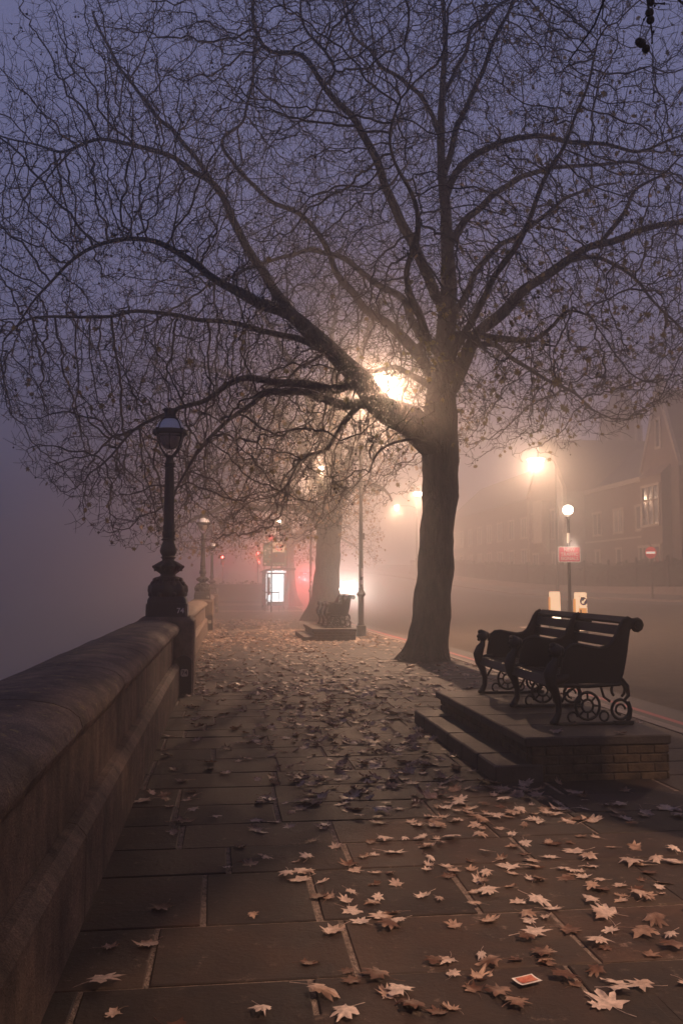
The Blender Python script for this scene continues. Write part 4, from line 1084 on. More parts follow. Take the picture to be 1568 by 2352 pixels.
bollard(*bp2, 'lit bollard with the blue keep left arrow disc and yellow panel', True)
bollard(*bp1, 'plain glowing lit bollard without a sign, left of the beacon post', False)
zb = gz(sp, lp) + .02
o = empty('beacon_post', (pp[0], pp[1], zb), 0, 'black and white post with a glowing globe and red sign, between the lit bollards', 'beacon')
mb = MB(); mb.lathe([(.08, -.03), (.08, .95), (.055, 1.0), (.05, 3.15), (.046, 3.60)], 16); mb.build('post', M['black_paint'], o, True)
mb = MB(); mb.lathe([(.051, 2.78), (.051, 3.10)], 16); mb.build('white_band', M['retro_white'], o, True)
mb = MB(); mb.lathe([(.07, 3.58), (.09, 3.62), (.06, 3.66)], 16); mb.build('globe_collar', M['iron_grey'], o, True)
mb = MB(); mb.sphere((0, 0, 3.84), .17, 24, 16, .92); mb.build('globe', M['globe'], o, True)
ld = bpy.data.lights.new('beacon_light', 'POINT'); ld.energy = 150; ld.color = (1, .72, .5); ld.shadow_soft_size = .1
lo = bpy.data.objects.new('beacon_light', ld); COL.objects.link(lo); lo.parent = o; lo.location = (0, 0, 3.84)
sg = empty('roadworks_sign', (pp[0], pp[1] - .062, zb), .03, 'red sign with white lettering NEW TRAFFIC SIGNALS fixed to the beacon post', 'sign')
def round_rect(w_, h_, r, n=5):
    out = []
    for (cx, cz, a0) in ((w_ / 2 - r, h_ / 2 - r, 0), (-w_ / 2 + r, h_ / 2 - r, 90), (-w_ / 2 + r, -h_ / 2 + r, 180), (w_ / 2 - r, -h_ / 2 + r, 270)):
        for q in range(n + 1):
            a = math.radians(a0 + 90 * q / n); out.append((cx + r * math.cos(a), cz + r * math.sin(a)))
    return out
zc = 2.42
mb = MB(); mb.prism([(x, z + zc) for x, z in round_rect(.71, .50, .045)], 'y', -.012, 0); mb.build('sign_border', M['retro_white'], sg)
mb = MB(); mb.prism([(x, z + zc) for x, z in round_rect(.655, .445, .03)], 'y', -.0155, -.0125); fc = mb.build('sign_face', M['retro_red'], sg)
for t_, dz in (('NEW', .135), ('TRAFFIC', .0), ('SIGNALS', -.135)):
    text_obj('lettering', t_, .148, M['retro_white'], fc, (0, -.0175, zc + dz), offset=.0025)
mb = MB(); mb.box(-.07, .07, -.0, .12, zc + .1, zc + .14); mb.box(-.07, .07, 0, .12, zc - .14, zc - .1); mb.build('clamps', M['iron_grey'], sg)
mb = MB(); mb.tube([(0, .03, zc + .33), (0, -.22, zc + .44), (0, -.34, zc + .40)], .012, 6); mb.build('added_lamp_arm', M['iron_grey'], sg)  # arm and lamp added to brighten the sign face
ld = bpy.data.lights.new('added_sign_light', 'POINT'); ld.energy = 26; ld.color = (1, .78, .62); ld.shadow_soft_size = .03
lo = bpy.data.objects.new('added_sign_light', ld); COL.objects.link(lo); lo.parent = sg; lo.location = (0, -.62, zc + .30)
# no entry sign on the far pavement
x, y = 16.25, 48.0; s_, l_ = SL(x, y); z = gz(s_, l_)
o = empty('no_entry_sign', (x, y, z), -.75, 'small round red no entry sign on a post by the railings', 'sign')
mb = MB(); mb.lathe([(.05, -.05), (.05, 2.4), (.045, 2.75)], 12); mb.build('post', M['iron_grey'], o, True)
mb = MB(); mb.prism([(.31 * math.cos(t), 2.42 + .31 * math.sin(t)) for t in [2 * math.pi * q / 32 for q in range(32)]], 'y', -.075, -.055); mb.build('sign_disc', M['ne_red'] if 'ne_red' in M else M['sign_red'], o)
mb = MB(); mb.prism([(x_, 2.42 + z_) for x_, z_ in round_rect(.5, .11, .01)], 'y', -.082, -.076); mb.build('white_bar', emis('bar_glow', (1, .8, .65), 1.6), o)  # bar given its own glow, though it is no lamp
ld = bpy.data.lights.new('added_sign_light', 'POINT'); ld.energy = 6; ld.color = (1, .7, .5); ld.shadow_soft_size = .04  # added lamp that lifts the red disc
lo = bpy.data.objects.new('added_sign_light', ld); COL.objects.link(lo); lo.parent = o; lo.location = (0, -.45, 2.85)
mb = MB(); mb.tube([(0, 0, 2.75), (0, -.3, 2.95), (0, -.45, 2.92)], .02, 6); mb.build('added_lamp_arm', M['iron_grey'], o)

# ------------------------------------------------------------------ bus shelter, stop flag, direction sign
M['ad_panel'] = emis('ad_panel', (.86, .97, 1.0), 3.2)
M['tube_light'] = emis('tube_light', (.9, 1.0, 1.0), 5.0)
ss, ll = 56.3, 2.30; z = gz(ss, ll)
o = empty('bus_shelter', R(ss, ll, z), TH, 'bus shelter with a glaring white lit panel, in the fog left of the far tree', 'bus shelter')
mb = MB()
for (x, y) in ((0, 0), (0, 2.1), (0, 4.2), (1.42, 4.2)): mb.box(x, x + .09, y, y + .09, -.05, 2.5, .008)
mb.build('posts', M['iron_grey'], o)
mb = MB(); prof = [(-.22, 2.42), (.05, 2.56), (.4, 2.64), (1.2, 2.66), (1.85, 2.64), (1.9, 2.58), (1.8, 2.50), (1.0, 2.50), (.1, 2.46)]
mb.prism(prof, 'y', -.25, 4.6); mb.build('roof', M['car_dark'], o)
mb = MB(); mb.box(.02, .03, .1, 4.2, .35, 2.35); mb.build('rear_glass', glassy('shelter_glass', (.5, .5, .5), .25), o)
mb = MB(); mb.box(.0, .05, .1, 4.2, 1.22, 1.28); mb.box(.0, .05, .1, 4.2, .3, .36); mb.build('rear_rails', M['iron_grey'], o)
mb = MB(); mb.box(.32, 1.46, 4.02, 4.18, .26, 2.42, .01); ca = mb.build('poster_case', M['car_dark'], o)
mb = MB(); mb.box(.40, 1.40, 4.002, 4.016, .52, 2.30); mb.build('lit_poster', M['ad_panel'], ca)
mb = MB(); mb.box(.10, .30, 4.05, 4.07, .36, 2.30); mb.build('side_glow_glass', M['ad_panel'], ca)  # pane made to glow for the light seen through it
ld = bpy.data.lights.new('panel_light', 'AREA'); ld.shape = 'RECTANGLE'; ld.size = 1.0; ld.size_y = 1.7; ld.energy = 70; ld.color = (.85, .95, 1)
lo = bpy.data.objects.new('panel_light', ld); COL.objects.link(lo); lo.parent = ca; lo.location = (.9, 3.98, 1.4); lo.rotation_euler = (-math.pi / 2, 0, 0)
mb = MB(); mb.box(.25, 1.35, .9, 1.0, 2.40, 2.45); mb.build('roof_light', M['tube_light'], o)
mb = MB(); mb.box(.12, .42, .5, 3.6, .66, .70, .008); mb.box(.2, .24, 1.0, 1.05, 0, .66); mb.box(.2, .24, 3.0, 3.05, 0, .66); mb.build('perch_seat', M['car_dark'], o)
mb = MB(); mb.box(1.44, 1.60, 4.0, 4.25, 0, 1.2, .01); mb.box(1.41, 1.58, 3.95, 4.3, 0, .3, .01); mb.build('ticket_post', M['iron_grey'], o)
mb = MB(); mb.box(.08, .88, -.03, .0, 1.12, 1.20); mb.box(.86, .885, -.03, 0, 0.0, 1.5); mb.build('end_rail', M['iron_grey'], o)
mb = MB(); mb.box(.18, .34, -.06, -.01, 1.0, 2.1, .01); mb.build('timetable_case', M['iron_grey'], o)
s_, l_ = SL(*P(623, 1402, 54.5)[:2]); z = gz(s_, l_)
o = empty('bus_stop_flag', R(s_, l_, z), TH - .1, 'bus stop pole with a round red roundel flag in front of the lit shelter', 'bus stop')
mb = MB(); mb.lathe([(.045, -.05), (.045, 4.3)], 12); mb.build('pole', M['iron_grey'], o, True)
mb = MB(); mb.prism([(.0 + .20 * math.cos(t), 4.40 + .20 * math.sin(t)) for t in [2 * math.pi * q / 24 for q in range(24)]], 'y', -.03, .03); mb.build('round_top', M['sign_red'], o)
mb = MB(); mb.box(.06, .78, -.02, .02, 3.58, 4.16, .008); mb.build('flag_panel', M['cream_plate'], o)
rr = []
for j in range(29):
    t = 2 * math.pi * j / 28; rr.append([(.42 + r * math.cos(t), yy, 3.87 + r * math.sin(t)) for r, yy in ((.15, -.024), (.21, -.024), (.21, -.021), (.15, -.021))])
mb = MB(); mb.loft(rr, cap=False); f = mb.build('roundel_ring', M['sign_red'], o)
mb = MB(); mb.box(.16, .68, -.029, -.025, 3.83, 3.91); mb.build('roundel_bar', M['sign_blue'], o)
mb = MB(); mb.box(.06, .78, -.02, .02, 2.95, 3.54, .008); mb.box(.06, .78, -.024, -.021, 3.30, 3.50); mb.build('route_panel', M['iron_grey'], o)
s_, l_ = SL(*P(659, 1390, 61)[:2]); z = gz(s_, l_)
o = empty('direction_sign', R(s_, l_, z), TH - .1, 'large green road direction sign standing behind the bus shelter', 'sign')
M['sign_text'] = mat('sign_text', (.75, .72, .66), (.8, .76, .7), 5, .5)
mb = MB(); mb.lathe([(.11, -.05), (.10, 5.4), (.08, 7.4)], 12); mb.build('post', M['iron_grey'], o, True)
zb0, zb1 = 2.82, 4.38
mb = MB(); mb.box(-1.60, -.05, -.17, -.12, zb0, zb1, .01); bd = mb.build('sign_board', M['green_sign'], o)
mb = MB(); mb.box(-1.52, -.13, -.176, -.172, 3.27, 3.29); mb.build('divider', M['sign_text'], bd)
for t_, x_, z_, sz in (('Hammersmith', -.14, 3.98, .22), ("Earl's Court", -.14, 3.72, .22), ('Battersea', -.14, 3.13, .2), ('Clapham Jct', -.14, 2.94, .2)):
    text_obj('place_names', t_, sz, M['sign_text'], bd, (x_, -.174, z_), align='RIGHT')
mb = MB(); mb.prism([(-1.47, 3.55), (-1.43, 3.55), (-1.43, 3.85), (-1.36, 3.78), (-1.36, 3.84), (-1.45, 3.93), (-1.54, 3.84), (-1.54, 3.78), (-1.47, 3.85)], 'y', -.178, -.172); mb.build('up_arrow', M['sign_text'], bd)
mb = MB(); mb.prism([(-1.34, 2.96), (-1.34, 3.0), (-1.46, 3.0), (-1.41, 3.06), (-1.46, 3.06), (-1.55, 2.98), (-1.46, 2.90), (-1.41, 2.90), (-1.46, 2.96)], 'y', -.178, -.172); mb.build('left_arrow', M['sign_text'], bd)

# ------------------------------------------------------------------ traffic signals
M['red_signal'] = emis('red_signal', (1.0, .10, .08), 60)
def traffic_signal(u, v, Y, label, power):
    p = P(u, v, Y); s, l = SL(p.x, p.y); z = gz(s, l); h = p.z - z
    o = empty('traffic_signal', (p.x, p.y, z), 0, label, 'traffic light', 'red traffic lights in the fog')
    mb = MB(); mb.lathe([(.06, -.05), (.06, h + .2)], 10); mb.build('post', M['iron_grey'], o, True)
    mb = MB(); mb.box(-.17, .17, -.22, -.02, h - .75, h + .22, .02); mb.build('signal_head', M['black_paint'], o)
    mb = MB(); mb.prism([(.10 * math.cos(t), h + .10 * math.sin(t)) for t in [2 * math.pi * q / 20 for q in range(20)]], 'y', -.235, -.222); mb.build('red_light', M['red_signal'], o)
    ld = bpy.data.lights.new('signal_glow', 'SPOT'); ld.energy = power; ld.color = (1, .10, .08); ld.spot_size = math.radians(110); ld.spot_blend = 1; ld.shadow_soft_size = .1
    lo = bpy.data.objects.new('signal_glow', ld); COL.objects.link(lo); lo.parent = o; lo.location = (0, -.34, h); lo.rotation_euler = (math.radians(-90), 0, 0)
    return o
SIG = 650
traffic_signal(592.5, 1271, 88, 'brightest red traffic light, left of the bus stop sign', SIG)
traffic_signal(594, 1291, 112, 'small lower red traffic light just under the brightest one', SIG * .25)
traffic_signal(607, 1286, 104, 'small red traffic light touching the left edge of the green sign', SIG * .25)
traffic_signal(511.5, 1280, 92, 'red traffic light farthest left, near the hazy river lamp', SIG * .4)

# ------------------------------------------------------------------ cars in the distance
M['tail'] = emis('tail_lamp', (1.0, .06, .07), 50); M['head'] = emis('head_lamp', (1.0, .92, .82), 120)
M['car_grey'] = mat('car_grey', (.10, .10, .11), (.12, .12, .13), 3, .25)
def car(x, y, yaw, label, paint, tail, front_power):
    s, l = SL(x, y); z = gz(s, l) - .10
    o = empty('car', (x, y, z), yaw, label, 'car', 'cars far down the road')
    low = [(-2.1, .28), (-2.12, .62), (-2.0, .88), (-1.2, .95), (1.0, .93), (1.95, .80), (2.1, .62), (2.1, .30), (1.7, .24), (-1.8, .24)]
    mb = MB(); rings = []
    for (xx, k) in ((-.88, .93), (-.84, 1), (.84, 1), (.88, .93)): rings.append([(xx, yy * (k if abs(yy) > 1.5 else 1), .24 + (zz - .24) * k) for yy, zz in low])
    mb.loft(rings); mb.build('body', paint, o)
    mb = MB(); cab = [(-1.75, .93), (-1.35, 1.40), (-.2, 1.46), (.45, 1.38), (1.15, .92)]
    rings = []
    for (xx, k) in ((-.80, 0), (-.62, 1), (.62, 1), (.80, 0)): rings.append([(xx, yy, zz if k else .90 + (zz - .9) * .12) for yy, zz in cab])
    mb.loft(rings); mb.build('cabin_glass', M['glass_dark'], o)
    mb = MB(); mb.box(-.6, .6, -1.25, .35, 1.40, 1.475, .02); mb.build('roof', paint, o)
    for (xx, yy) in ((-.80, -1.3), (.80, -1.3), (-.80, 1.3), (.80, 1.3)):
        mb = MB(); mb.prism([(yy + .32 * math.cos(t), .32 + .32 * math.sin(t)) for t in [2 * math.pi * q / 20 for q in range(20)]], 'x', xx - .1, xx + .1); wh = mb.build('wheel', M['rubber'], o)
        mb = MB(); mb.prism([(yy + .18 * math.cos(t), .32 + .18 * math.sin(t)) for t in [2 * math.pi * q / 16 for q in range(16)]], 'x', xx - .108, xx + .108); mb.build('rim', M['iron_grey'], wh)
    for sx_ in (-1, 1):
        mb = MB(); mb.box(sx_ * .70 - .11, sx_ * .70 + .11, -2.15, -2.10, .72, .86, .01); mb.build('tail_light', M['tail'] if tail else M['sign_red'], o)
        mb = MB(); mb.box(sx_ * .66 - .14, sx_ * .66 + .14, 2.07, 2.13, .60, .74, .01); mb.build('headlight', M['head'], o)
    if tail:
        mb = MB(); mb.box(-.15, .15, -1.72, -1.66, 1.26, 1.31); mb.build('brake_light', M['tail'], o)
        ld = bpy.data.lights.new('tail_glow', 'SPOT'); ld.energy = tail; ld.color = (1, .09, .10); ld.spot_size = math.radians(130); ld.spot_blend = 1; ld.shadow_soft_size = .1
        lo = bpy.data.objects.new('tail_glow', ld); COL.objects.link(lo); lo.parent = o; lo.location = (0, -2.25, .8); lo.rotation_euler = (math.radians(-90), 0, 0)
    if front_power:
        for sx_ in (-1, 1):
            ld = bpy.data.lights.new('headlight_beam', 'SPOT'); ld.energy = front_power; ld.color = (1, .90, .78); ld.spot_size = math.radians(70); ld.spot_blend = 1; ld.shadow_soft_size = .08
            lo = bpy.data.objects.new('headlight_beam', ld); COL.objects.link(lo); lo.parent = o; lo.location = (sx_ * .66, 2.2, .67); lo.rotation_euler = (math.radians(90), 0, 0)
    return o
q = P(699.5, 1324, 116); car(q.x, q.y, math.radians(3), 'farthest car, seen from behind with three tiny red lights left of the far trunk', M['car_dark'], 5000, 0)
q = P(738, 1340, 74); car(q.x, q.y, math.radians(5), 'car hidden behind the far trunk, its red tail glow spilling left', M['car_grey'], 3500, 0)
q = P(797, 1322, 84); car(q.x, q.y, math.radians(178), 'oncoming car with dazzling white headlights right of the far trunk', M['car_grey'], 0, 2800)

# ------------------------------------------------------------------ railings, hedge and brick buildings across the road
LR = 24.2
o = empty('iron_railings', R(20, LR, 0), TH, 'long row of upright iron railings on a low wall before the brick houses', 'railings')
mbb, mbr_, mbw = MB(), MB(), MB()
s = 20.0
while s < 120:
    z = gz(s, LR) + .4
    mbb.box(-.011, .011, s - 20 - .011, s - 20 + .011, z, z + 1.45); s += .135 if s < 80 else .27
s = 20
while s < 120:
    z = gz(s, LR); e = s + 4; z2 = gz(e, LR)
    for h_ in (.52, 1.68): mbr_.add([(-.02, s - 20, z + h_), (.02, s - 20, z + h_), (.02, s - 20, z + h_ + .04), (-.02, s - 20, z + h_ + .04), (-.02, e - 20, z2 + h_), (.02, e - 20, z2 + h_), (.02, e - 20, z2 + h_ + .04), (-.02, e - 20, z2 + h_ + .04)],
                                   [(0, 1, 2, 3), (4, 5, 6, 7), (0, 1, 5, 4), (1, 2, 6, 5), (2, 3, 7, 6), (3, 0, 4, 7)])
    mbw.add([(-.2, s - 20, z - .3), (.2, s - 20, z - .3), (.2, s - 20, z + .4), (-.2, s - 20, z + .4), (-.2, e - 20, z2 - .3), (.2, e - 20, z2 - .3), (.2, e - 20, z2 + .4), (-.2, e - 20, z2 + .4)],
            [(0, 1, 2, 3), (4, 5, 6, 7), (0, 1, 5, 4), (1, 2, 6, 5), (2, 3, 7, 6), (3, 0, 4, 7)])
    pb = MB(); pb.box(-.07, .07, s - 20 - .07, s - 20 + .07, z + .38, z + 2.0, .01); pb.sphere((0, s - 20, z + 2.06), .09, 8, 6); pb.build('railing_post', M['iron'], o)
    s = e
tag(mbb.build('railing_bars', M['iron'], o), kind='stuff'); mbr_.build('rails', M['iron'], o); mbw.build('low_wall', M['kerb'], o)
def hedge(s0, s1, l0, l1, h, label, seed):
    rng = random.Random(seed); mb = MB()
    c0 = R(s0, l0, gz(s0, l0))
    n = int((s1 - s0) * 170)
    for _ in range(n):
        s = rng.uniform(s0, s1); l = rng.uniform(l0, l1); hh = h * (1 + .22 * mnoise.noise(Vector((s * .5, l, seed)))); zz = gz(s, l) + hh * rng.random() ** .6
        p = R(s, l, zz) - c0; r = rng.uniform(.08, .16)
        a = Vector((rng.gauss(0, 1), rng.gauss(0, 1), rng.gauss(0, 1))).normalized(); b = a.orthogonal().normalized(); c = a.cross(b)
        mb.add([tuple(p + b * r), tuple(p + c * r * .7), tuple(p - b * r), tuple(p - c * r * .7)], [(0, 1, 2, 3)])
    nn = 24
    for i in range(nn):
        a = s0 + (s1 - s0) * i / nn; b = s0 + (s1 - s0) * (i + 1) / nn
        pts_ = [R(q, w_, gz(q, w_) + k) - c0 for q in (a, b) for (w_, k) in ((l0 + .12, 0), (l1 - .12, 0), (l1 - .2, h * .86), (l0 + .2, h * .86))]
        mb.add([tuple(p) for p in pts_], [(0, 1, 2, 3), (4, 5, 6, 7), (1, 2, 6, 5), (2, 3, 7, 6), (3, 0, 4, 7)])
    o = quick('hedge', mb, M['hedge'], None, False); o.location = c0
    return tag(o, label, 'hedge', 'dark hedges in the fog')
hedge(30, 110, LR + .5, LR + 2.0, 1.7, 'long dark hedge behind the iron railings across the road', 3)
hedge(76, 77.6, -1.2, 3.6, 1.5, 'dark hedge closing the pavement behind the bus shelter', 4)

LF = 29.0
def window(parent, face_l, s, z0, z1, wd, lights=2, transom=False):
    """stone surround, mullions and dark glass on a facade facing the road (-x in the road frame)"""
    mb = MB(); x0, x1 = face_l - .09, face_l + .10; t = .13
    mb.box(x0, x1, s - wd / 2 - t, s - wd / 2, z0 - t, z1 + t); mb.box(x0, x1, s + wd / 2, s + wd / 2 + t, z0 - t, z1 + t)
    mb.box(x0 - .03, x1, s - wd / 2 - t, s + wd / 2 + t, z0 - t - .03, z0); mb.box(x0 - .02, x1, s - wd / 2 - t - .05, s + wd / 2 + t + .05, z1, z1 + t + .04)
    for k in range(1, lights): mb.box(x0 + .03, x1, s - wd / 2 + wd * k / lights - .05, s - wd / 2 + wd * k / lights + .05, z0, z1)
    if transom: mb.box(x0 + .04, x1, s - wd / 2, s + wd / 2, z0 + (z1 - z0) * .62, z0 + (z1 - z0) * .62 + .1)
    f = mb.build('window', M['ashlar'], parent)
    mb = MB(); mb.box(face_l - .012, face_l + .02, s - wd / 2, s + wd / 2, z0, z1); mb.build('pane', M['glass_dark'], f)
    return f
def quoins(parent, face_l, s, z0, z1, side):
    mb = MB(); z = z0; k = 0
    while z < z1:
        w_ = .42 if k % 2 else .24
        a, b = (s - w_, s + .03) if side > 0 else (s - .03, s + w_)
        mb.box(face_l - .04, face_l + .25, a, b, z + .01, min(z + .36, z1)); z += .37; k += 1
    mb.build('quoins', M['ashlar'], parent)
# gabled house at the right edge
zg = gz(58, LF)
b1 = empty('brick_house', R(0, 0, 0), TH, 'tall red brick gabled house with a large mullioned window, at the right edge', 'house', 'gothic red brick houses')
sA, sB, sC = 54.6, 57.2, 59.8
mb = MB(); mb.prism([(sA, zg - .5), (sC, zg - .5), (sC, 9.1), (sB + .16, 14.4), (sB - .16, 14.4), (sA, 9.1)], 'x', LF - .6, LF + 9); mb.build('wall', M['brick'], b1)
mb = MB(); mb.prism([(sC + .1, 9.0), (sC + .1, 9.3), (sB + .2, 14.7), (sB - .2, 14.7), (sA - .1, 9.3), (sA - .1, 9.0), (sB, 14.1)], 'x', LF - .68, LF - .45); mb.build('gable_coping', M['ashlar'], b1)
mb = MB(); mb.box(LF - .62, LF - .1, sB - .22, sB + .22, 14.6, 15.0, .02); mb.sphere((LF - .36, sB, 15.25), .27, 12, 8); mb.build('finial', M['ashlar'], b1)
window(b1, LF - .6, sB, 10.6, 12.4, .55, 1)
mb = MB(); mb.box(LF - 1.25, LF - .6, sB - 1.5, sB + 1.5, 2.0, 8.6); mb.prism([(LF - 1.35, 8.6), (LF - .6, 8.6), (LF - .6, 9.3)], 'y', sB - 1.6, sB + 1.6); bw = mb.build('bay', M['brick'], b1)
window(b1, LF - 1.25, sB, 5.4, 7.9, 2.3, 3, True); window(b1, LF - 1.25, sB, 2.4, 3.9, 2.3, 3)
quoins(b1, LF - .6, sC, zg, 9.1, 1)
mb = MB(); mb.prism([(LF - .3, 9.1), (LF + 9, 9.1), (LF + 4.5, 13.5)], 'y', 44, sA - .02); mb.build('roof', M['slate'], b1)
mb = MB(); mb.box(LF, LF + 9, 44, sA, zg - .5, 9.1); mb.build('side_wing_wall', M['brick'], b1)
# low wing
b2 = empty('brick_wing', R(0, 0, 0), TH, 'two storey brick wing with three tall windows, left of the gabled house', 'house', 'gothic red brick houses')
mb = MB(); mb.box(LF, LF + 9, sC + .02, 71.5, zg - .5, 8.7); mb.build('wall', M['brick'], b2)
mb = MB(); mb.box(LF - .15, LF + .3, sC + .02, 71.5, 8.703, 9.05, .02); mb.box(LF - .06, LF - .002, sC + .02, 71.5, 4.72, 4.86); mb.build('parapet_coping', M['ashlar'], b2)
mb = MB(); mb.prism([(LF + .4, 8.9), (LF + 8.8, 8.9), (LF + 4.6, 12.6)], 'y', sC + .05, 71.4); mb.build('roof', M['slate'], b2)
for s in (61.3, 65.1, 69.0): window(b2, LF, s, 5.35, 6.95, 1.45, 2); window(b2, LF, s, 2.4, 4.0, .7, 1)
mb = MB(); mb.box(LF + 3.5, LF + 5.2, 64.5, 66.5, 9.5, 14.6, .03); mb.box(LF + 3.4, LF + 5.3, 64.4, 66.6, 14.6, 14.9); mb.build('chimney', M['brick'], b2)
# projecting porch block and far range
b3 = empty('gabled_block', R(0, 0, 0), TH, 'projecting gabled brick block with an oriel, fading into fog behind the red sign', 'house', 'gothic red brick houses')
mb = MB(); mb.prism([(71.52, zg - .5), (80.5, zg - .5), (80.5, 9.0), (76, 14), (71.52, 9.0)], 'x', LF - 1.8, LF + 9); mb.build('wall', M['brick'], b3)
mb = MB(); mb.prism([(80.6, 9.0), (80.6, 9.3), (76, 14.4), (71.4, 9.3), (71.4, 9.0), (76, 13.9)], 'x', LF - 1.9, LF - 1.6); mb.build('gable_coping', M['ashlar'], b3)
quoins(b3, LF - 1.8, 71.52, zg, 9.0, -1); quoins(b3, LF - 1.8, 80.5, zg, 9.0, 1)
for s in (73.6, 78.4): window(b3, LF - 1.8, s, 5.3, 7.6, 1.5, 2, True); window(b3, LF - 1.8, s, 2.4, 4.0, 1.2, 2)
mb = MB(); mb.box(LF - 2.5, LF - 1.8, 74.9, 77.1, 4.9, 8.6, .02); mb.prism([(LF - 2.5, 4.9), (LF - 1.8, 4.9), (LF - 1.8, 4.0)], 'y', 74.9, 77.1); mb.build('oriel', M['ashlar'], b3)
b4 = empty('brick_range', R(0, 0, 0), TH, 'farthest long brick range with rows of windows, barely visible in the fog', 'house', 'gothic red brick houses')
zr = gz(80, LF); mb = MB(); mb.box(LF, LF + 9, 80.52, 118, zr - .5, 9.6); mb.build('wall', M['brick'], b4)
mb = MB(); mb.prism([(LF - .3, 9.6), (LF + 9, 9.6), (LF + 4.5, 14)], 'y', 80.6, 118); mb.build('roof', M['slate'], b4)
for s in range(83, 117, 4): window(b4, LF, s, 6.0, 7.8, 1.5, 2); window(b4, LF, s, 3.0, 4.7, 1.5, 2)
# turret with spire
b5 = empty('stair_turret', R(81, 36.5, 0), TH, 'octagonal turret with a thin spire rising behind the brick wing', 'tower')
mb = MB(); mb.lathe([(2.0, 0), (2.0, 13.5), (2.15, 13.6), (2.15, 13.9), (1.9, 14.0), (1.9, 16.6), (2.1, 16.8), (2.1, 17.1)], 8); mb.build('tower_wall', M['brick'], b5)
mb = MB(); mb.lathe([(2.0, 17.1), (1.0, 18.6), (.4, 20.0), (.1, 21.8), (.04, 23.6)], 8); mb.build('spire', M['slate'], b5)
for k in range(8):
    mb = MB(); t = math.pi / 4 * k + math.pi / 8; mb.box(1.78 * math.cos(t) - .12, 1.78 * math.cos(t) + .12, 1.78 * math.sin(t) - .12, 1.78 * math.sin(t) + .12, 14.3, 16.2)
    mb.build('belfry_opening', M['ashlar'], b5)
mb = MB(); mb.box(-.3, .3, -.02, .02, 22.9, 22.95); mb.box(-.02, .02, -.3, .3, 22.9, 22.95); mb.build('weather_vane', M['iron'], b5)

# ------------------------------------------------------------------ fallen leaves
def big_leaf(seed):
    rng = random.Random(seed); outline = []
    lob = [(-90, .22), (-62, .62), (-48, .45), (-22, .52), (-8, .85), (4, .62), (16, .60), (28, .42), (42, .66), (52, .98), (62, .72), (70, .50), (78, .78), (84, .86), (90, 1.12)]
    sq = rng.uniform(.62, 1.0); sl = [rng.uniform(.62, 1.1) for _ in range(6)]; rag = rng.uniform(.05, .16)
    def lf(a, r, side):
        k = sl[side * 3 + (0 if a < -30 else 1 if a < 35 else 2)]; r = .5 + (r - .5) * k
        if r > .5 and rng.random() < .08: r *= .7                 # a torn lobe
        return r * rng.uniform(1 - rag, 1 + rag)
    pts_ = [(a + rng.uniform(-3, 3), lf(a, r, 0)) for a, r in lob] + [(180 - a + rng.uniform(-3, 3), lf(a, r, 1)) for a, r in reversed(lob[1:-1])]
    n = len(pts_); c1, c2, c3 = rng.uniform(-.4, 2.2), rng.uniform(-.3, 1.6), rng.uniform(0, 6.28); fold = rng.uniform(0, 2.2) if rng.random() < .4 else 0; curlup = rng.uniform(.05, .38)
    def zf(x, y): return .10 * (c1 * x * x + c2 * y * y) + .07 * fold * abs(x) + .045 * math.sin(3 * x + c3) * math.cos(2.6 * y + c3 * 2) + .02 * mnoise.noise(Vector((x * 4, y * 4, seed)))
    vs = [(0, 0, zf(0, 0))]
    for k in (.4, .72, 1.0):
        for a, r in pts_:
            rr = k * r if k == 1 else k * (r * .55 + .45 * .62)
            if k == .72: rr = min(rr, r * .93)
            if k == .4: rr = min(rr, r * .6)
            x, y = rr * math.cos(math.radians(a)), rr * math.sin(math.radians(a))
            up = (curlup * rng.uniform(-.1, 1.0) * r * r if k == 1 else 0); x *= sq
            rib = -.02 if (abs(math.cos(math.radians(a))) < .05) else 0
            vs.append((x, y, zf(x, y) + up + rib))
    fs = [(0, 1 + i, 1 + (i + 1) % n) for i in range(n)]
    for q in range(2):
        o0, o1 = 1 + q * n, 1 + (q + 1) * n
        fs += [(o0 + i, o1 + i, o1 + (i + 1) % n, o0 + (i + 1) % n) for i in range(n)]
    mb = MB(); mb.add(vs, fs)
    b = rng.uniform(-.25, .25)
    add_tube(mb, [Vector((0, -.15, zf(0, -.15) + .01)), Vector((b * .3, -.5, .05)), Vector((b, -.85, .06)), Vector((b * 2, -1.15, .04))], [.016, .014, .013, .02], 4, False)
    mz = min(v[2] for v in mb.v); mb.v = [(x, y, z - mz) for x, y, z in mb.v]
    me = bpy.data.meshes.new('fallen_leaf'); me.from_pydata(mb.v, [], mb.f); me.update(); me.materials.append(M['dry_leaf'])
    me.polygons.foreach_set('use_smooth', [True] * len(me.polygons))
    LOOK.append('folded' if fold > .8 else 'curled' if curlup > .2 else 'flat')
    return me
LOOK = []
LM = [big_leaf(k) for k in range(28)]
rng = random.Random(12); spots = []
def dens(s, l):
    if l < -.6 or l > KERB - .2: return 0
    if 7.15 < s < 10.5 and 2.1 < l < 3.7: return .03
    d = .10
    d += .9 * math.exp(-((l - 1.7) / .55) ** 2) * (1 if 6.2 < s < 12 else .25 if s > 3 else 0)    # drift against the plinth step
    d += .65 * math.exp(-((l - 1.3) / 1.1) ** 2) * (1.3 if 6.0 < s < 15 else .25)
    d += .35 * math.exp(-((l - 2.0) / .9) ** 2) * (1 if s < 6.5 else 0)
    d += .45 * math.exp(-((s - 26) / 3) ** 2) + .2 * math.exp(-((s - 17) / 4) ** 2)
    d += .9 * math.exp(-((l + .45) / .22) ** 2) * (1 if s > 13 else .12)
    if l < .2 and s < 10: d *= .45
    return d
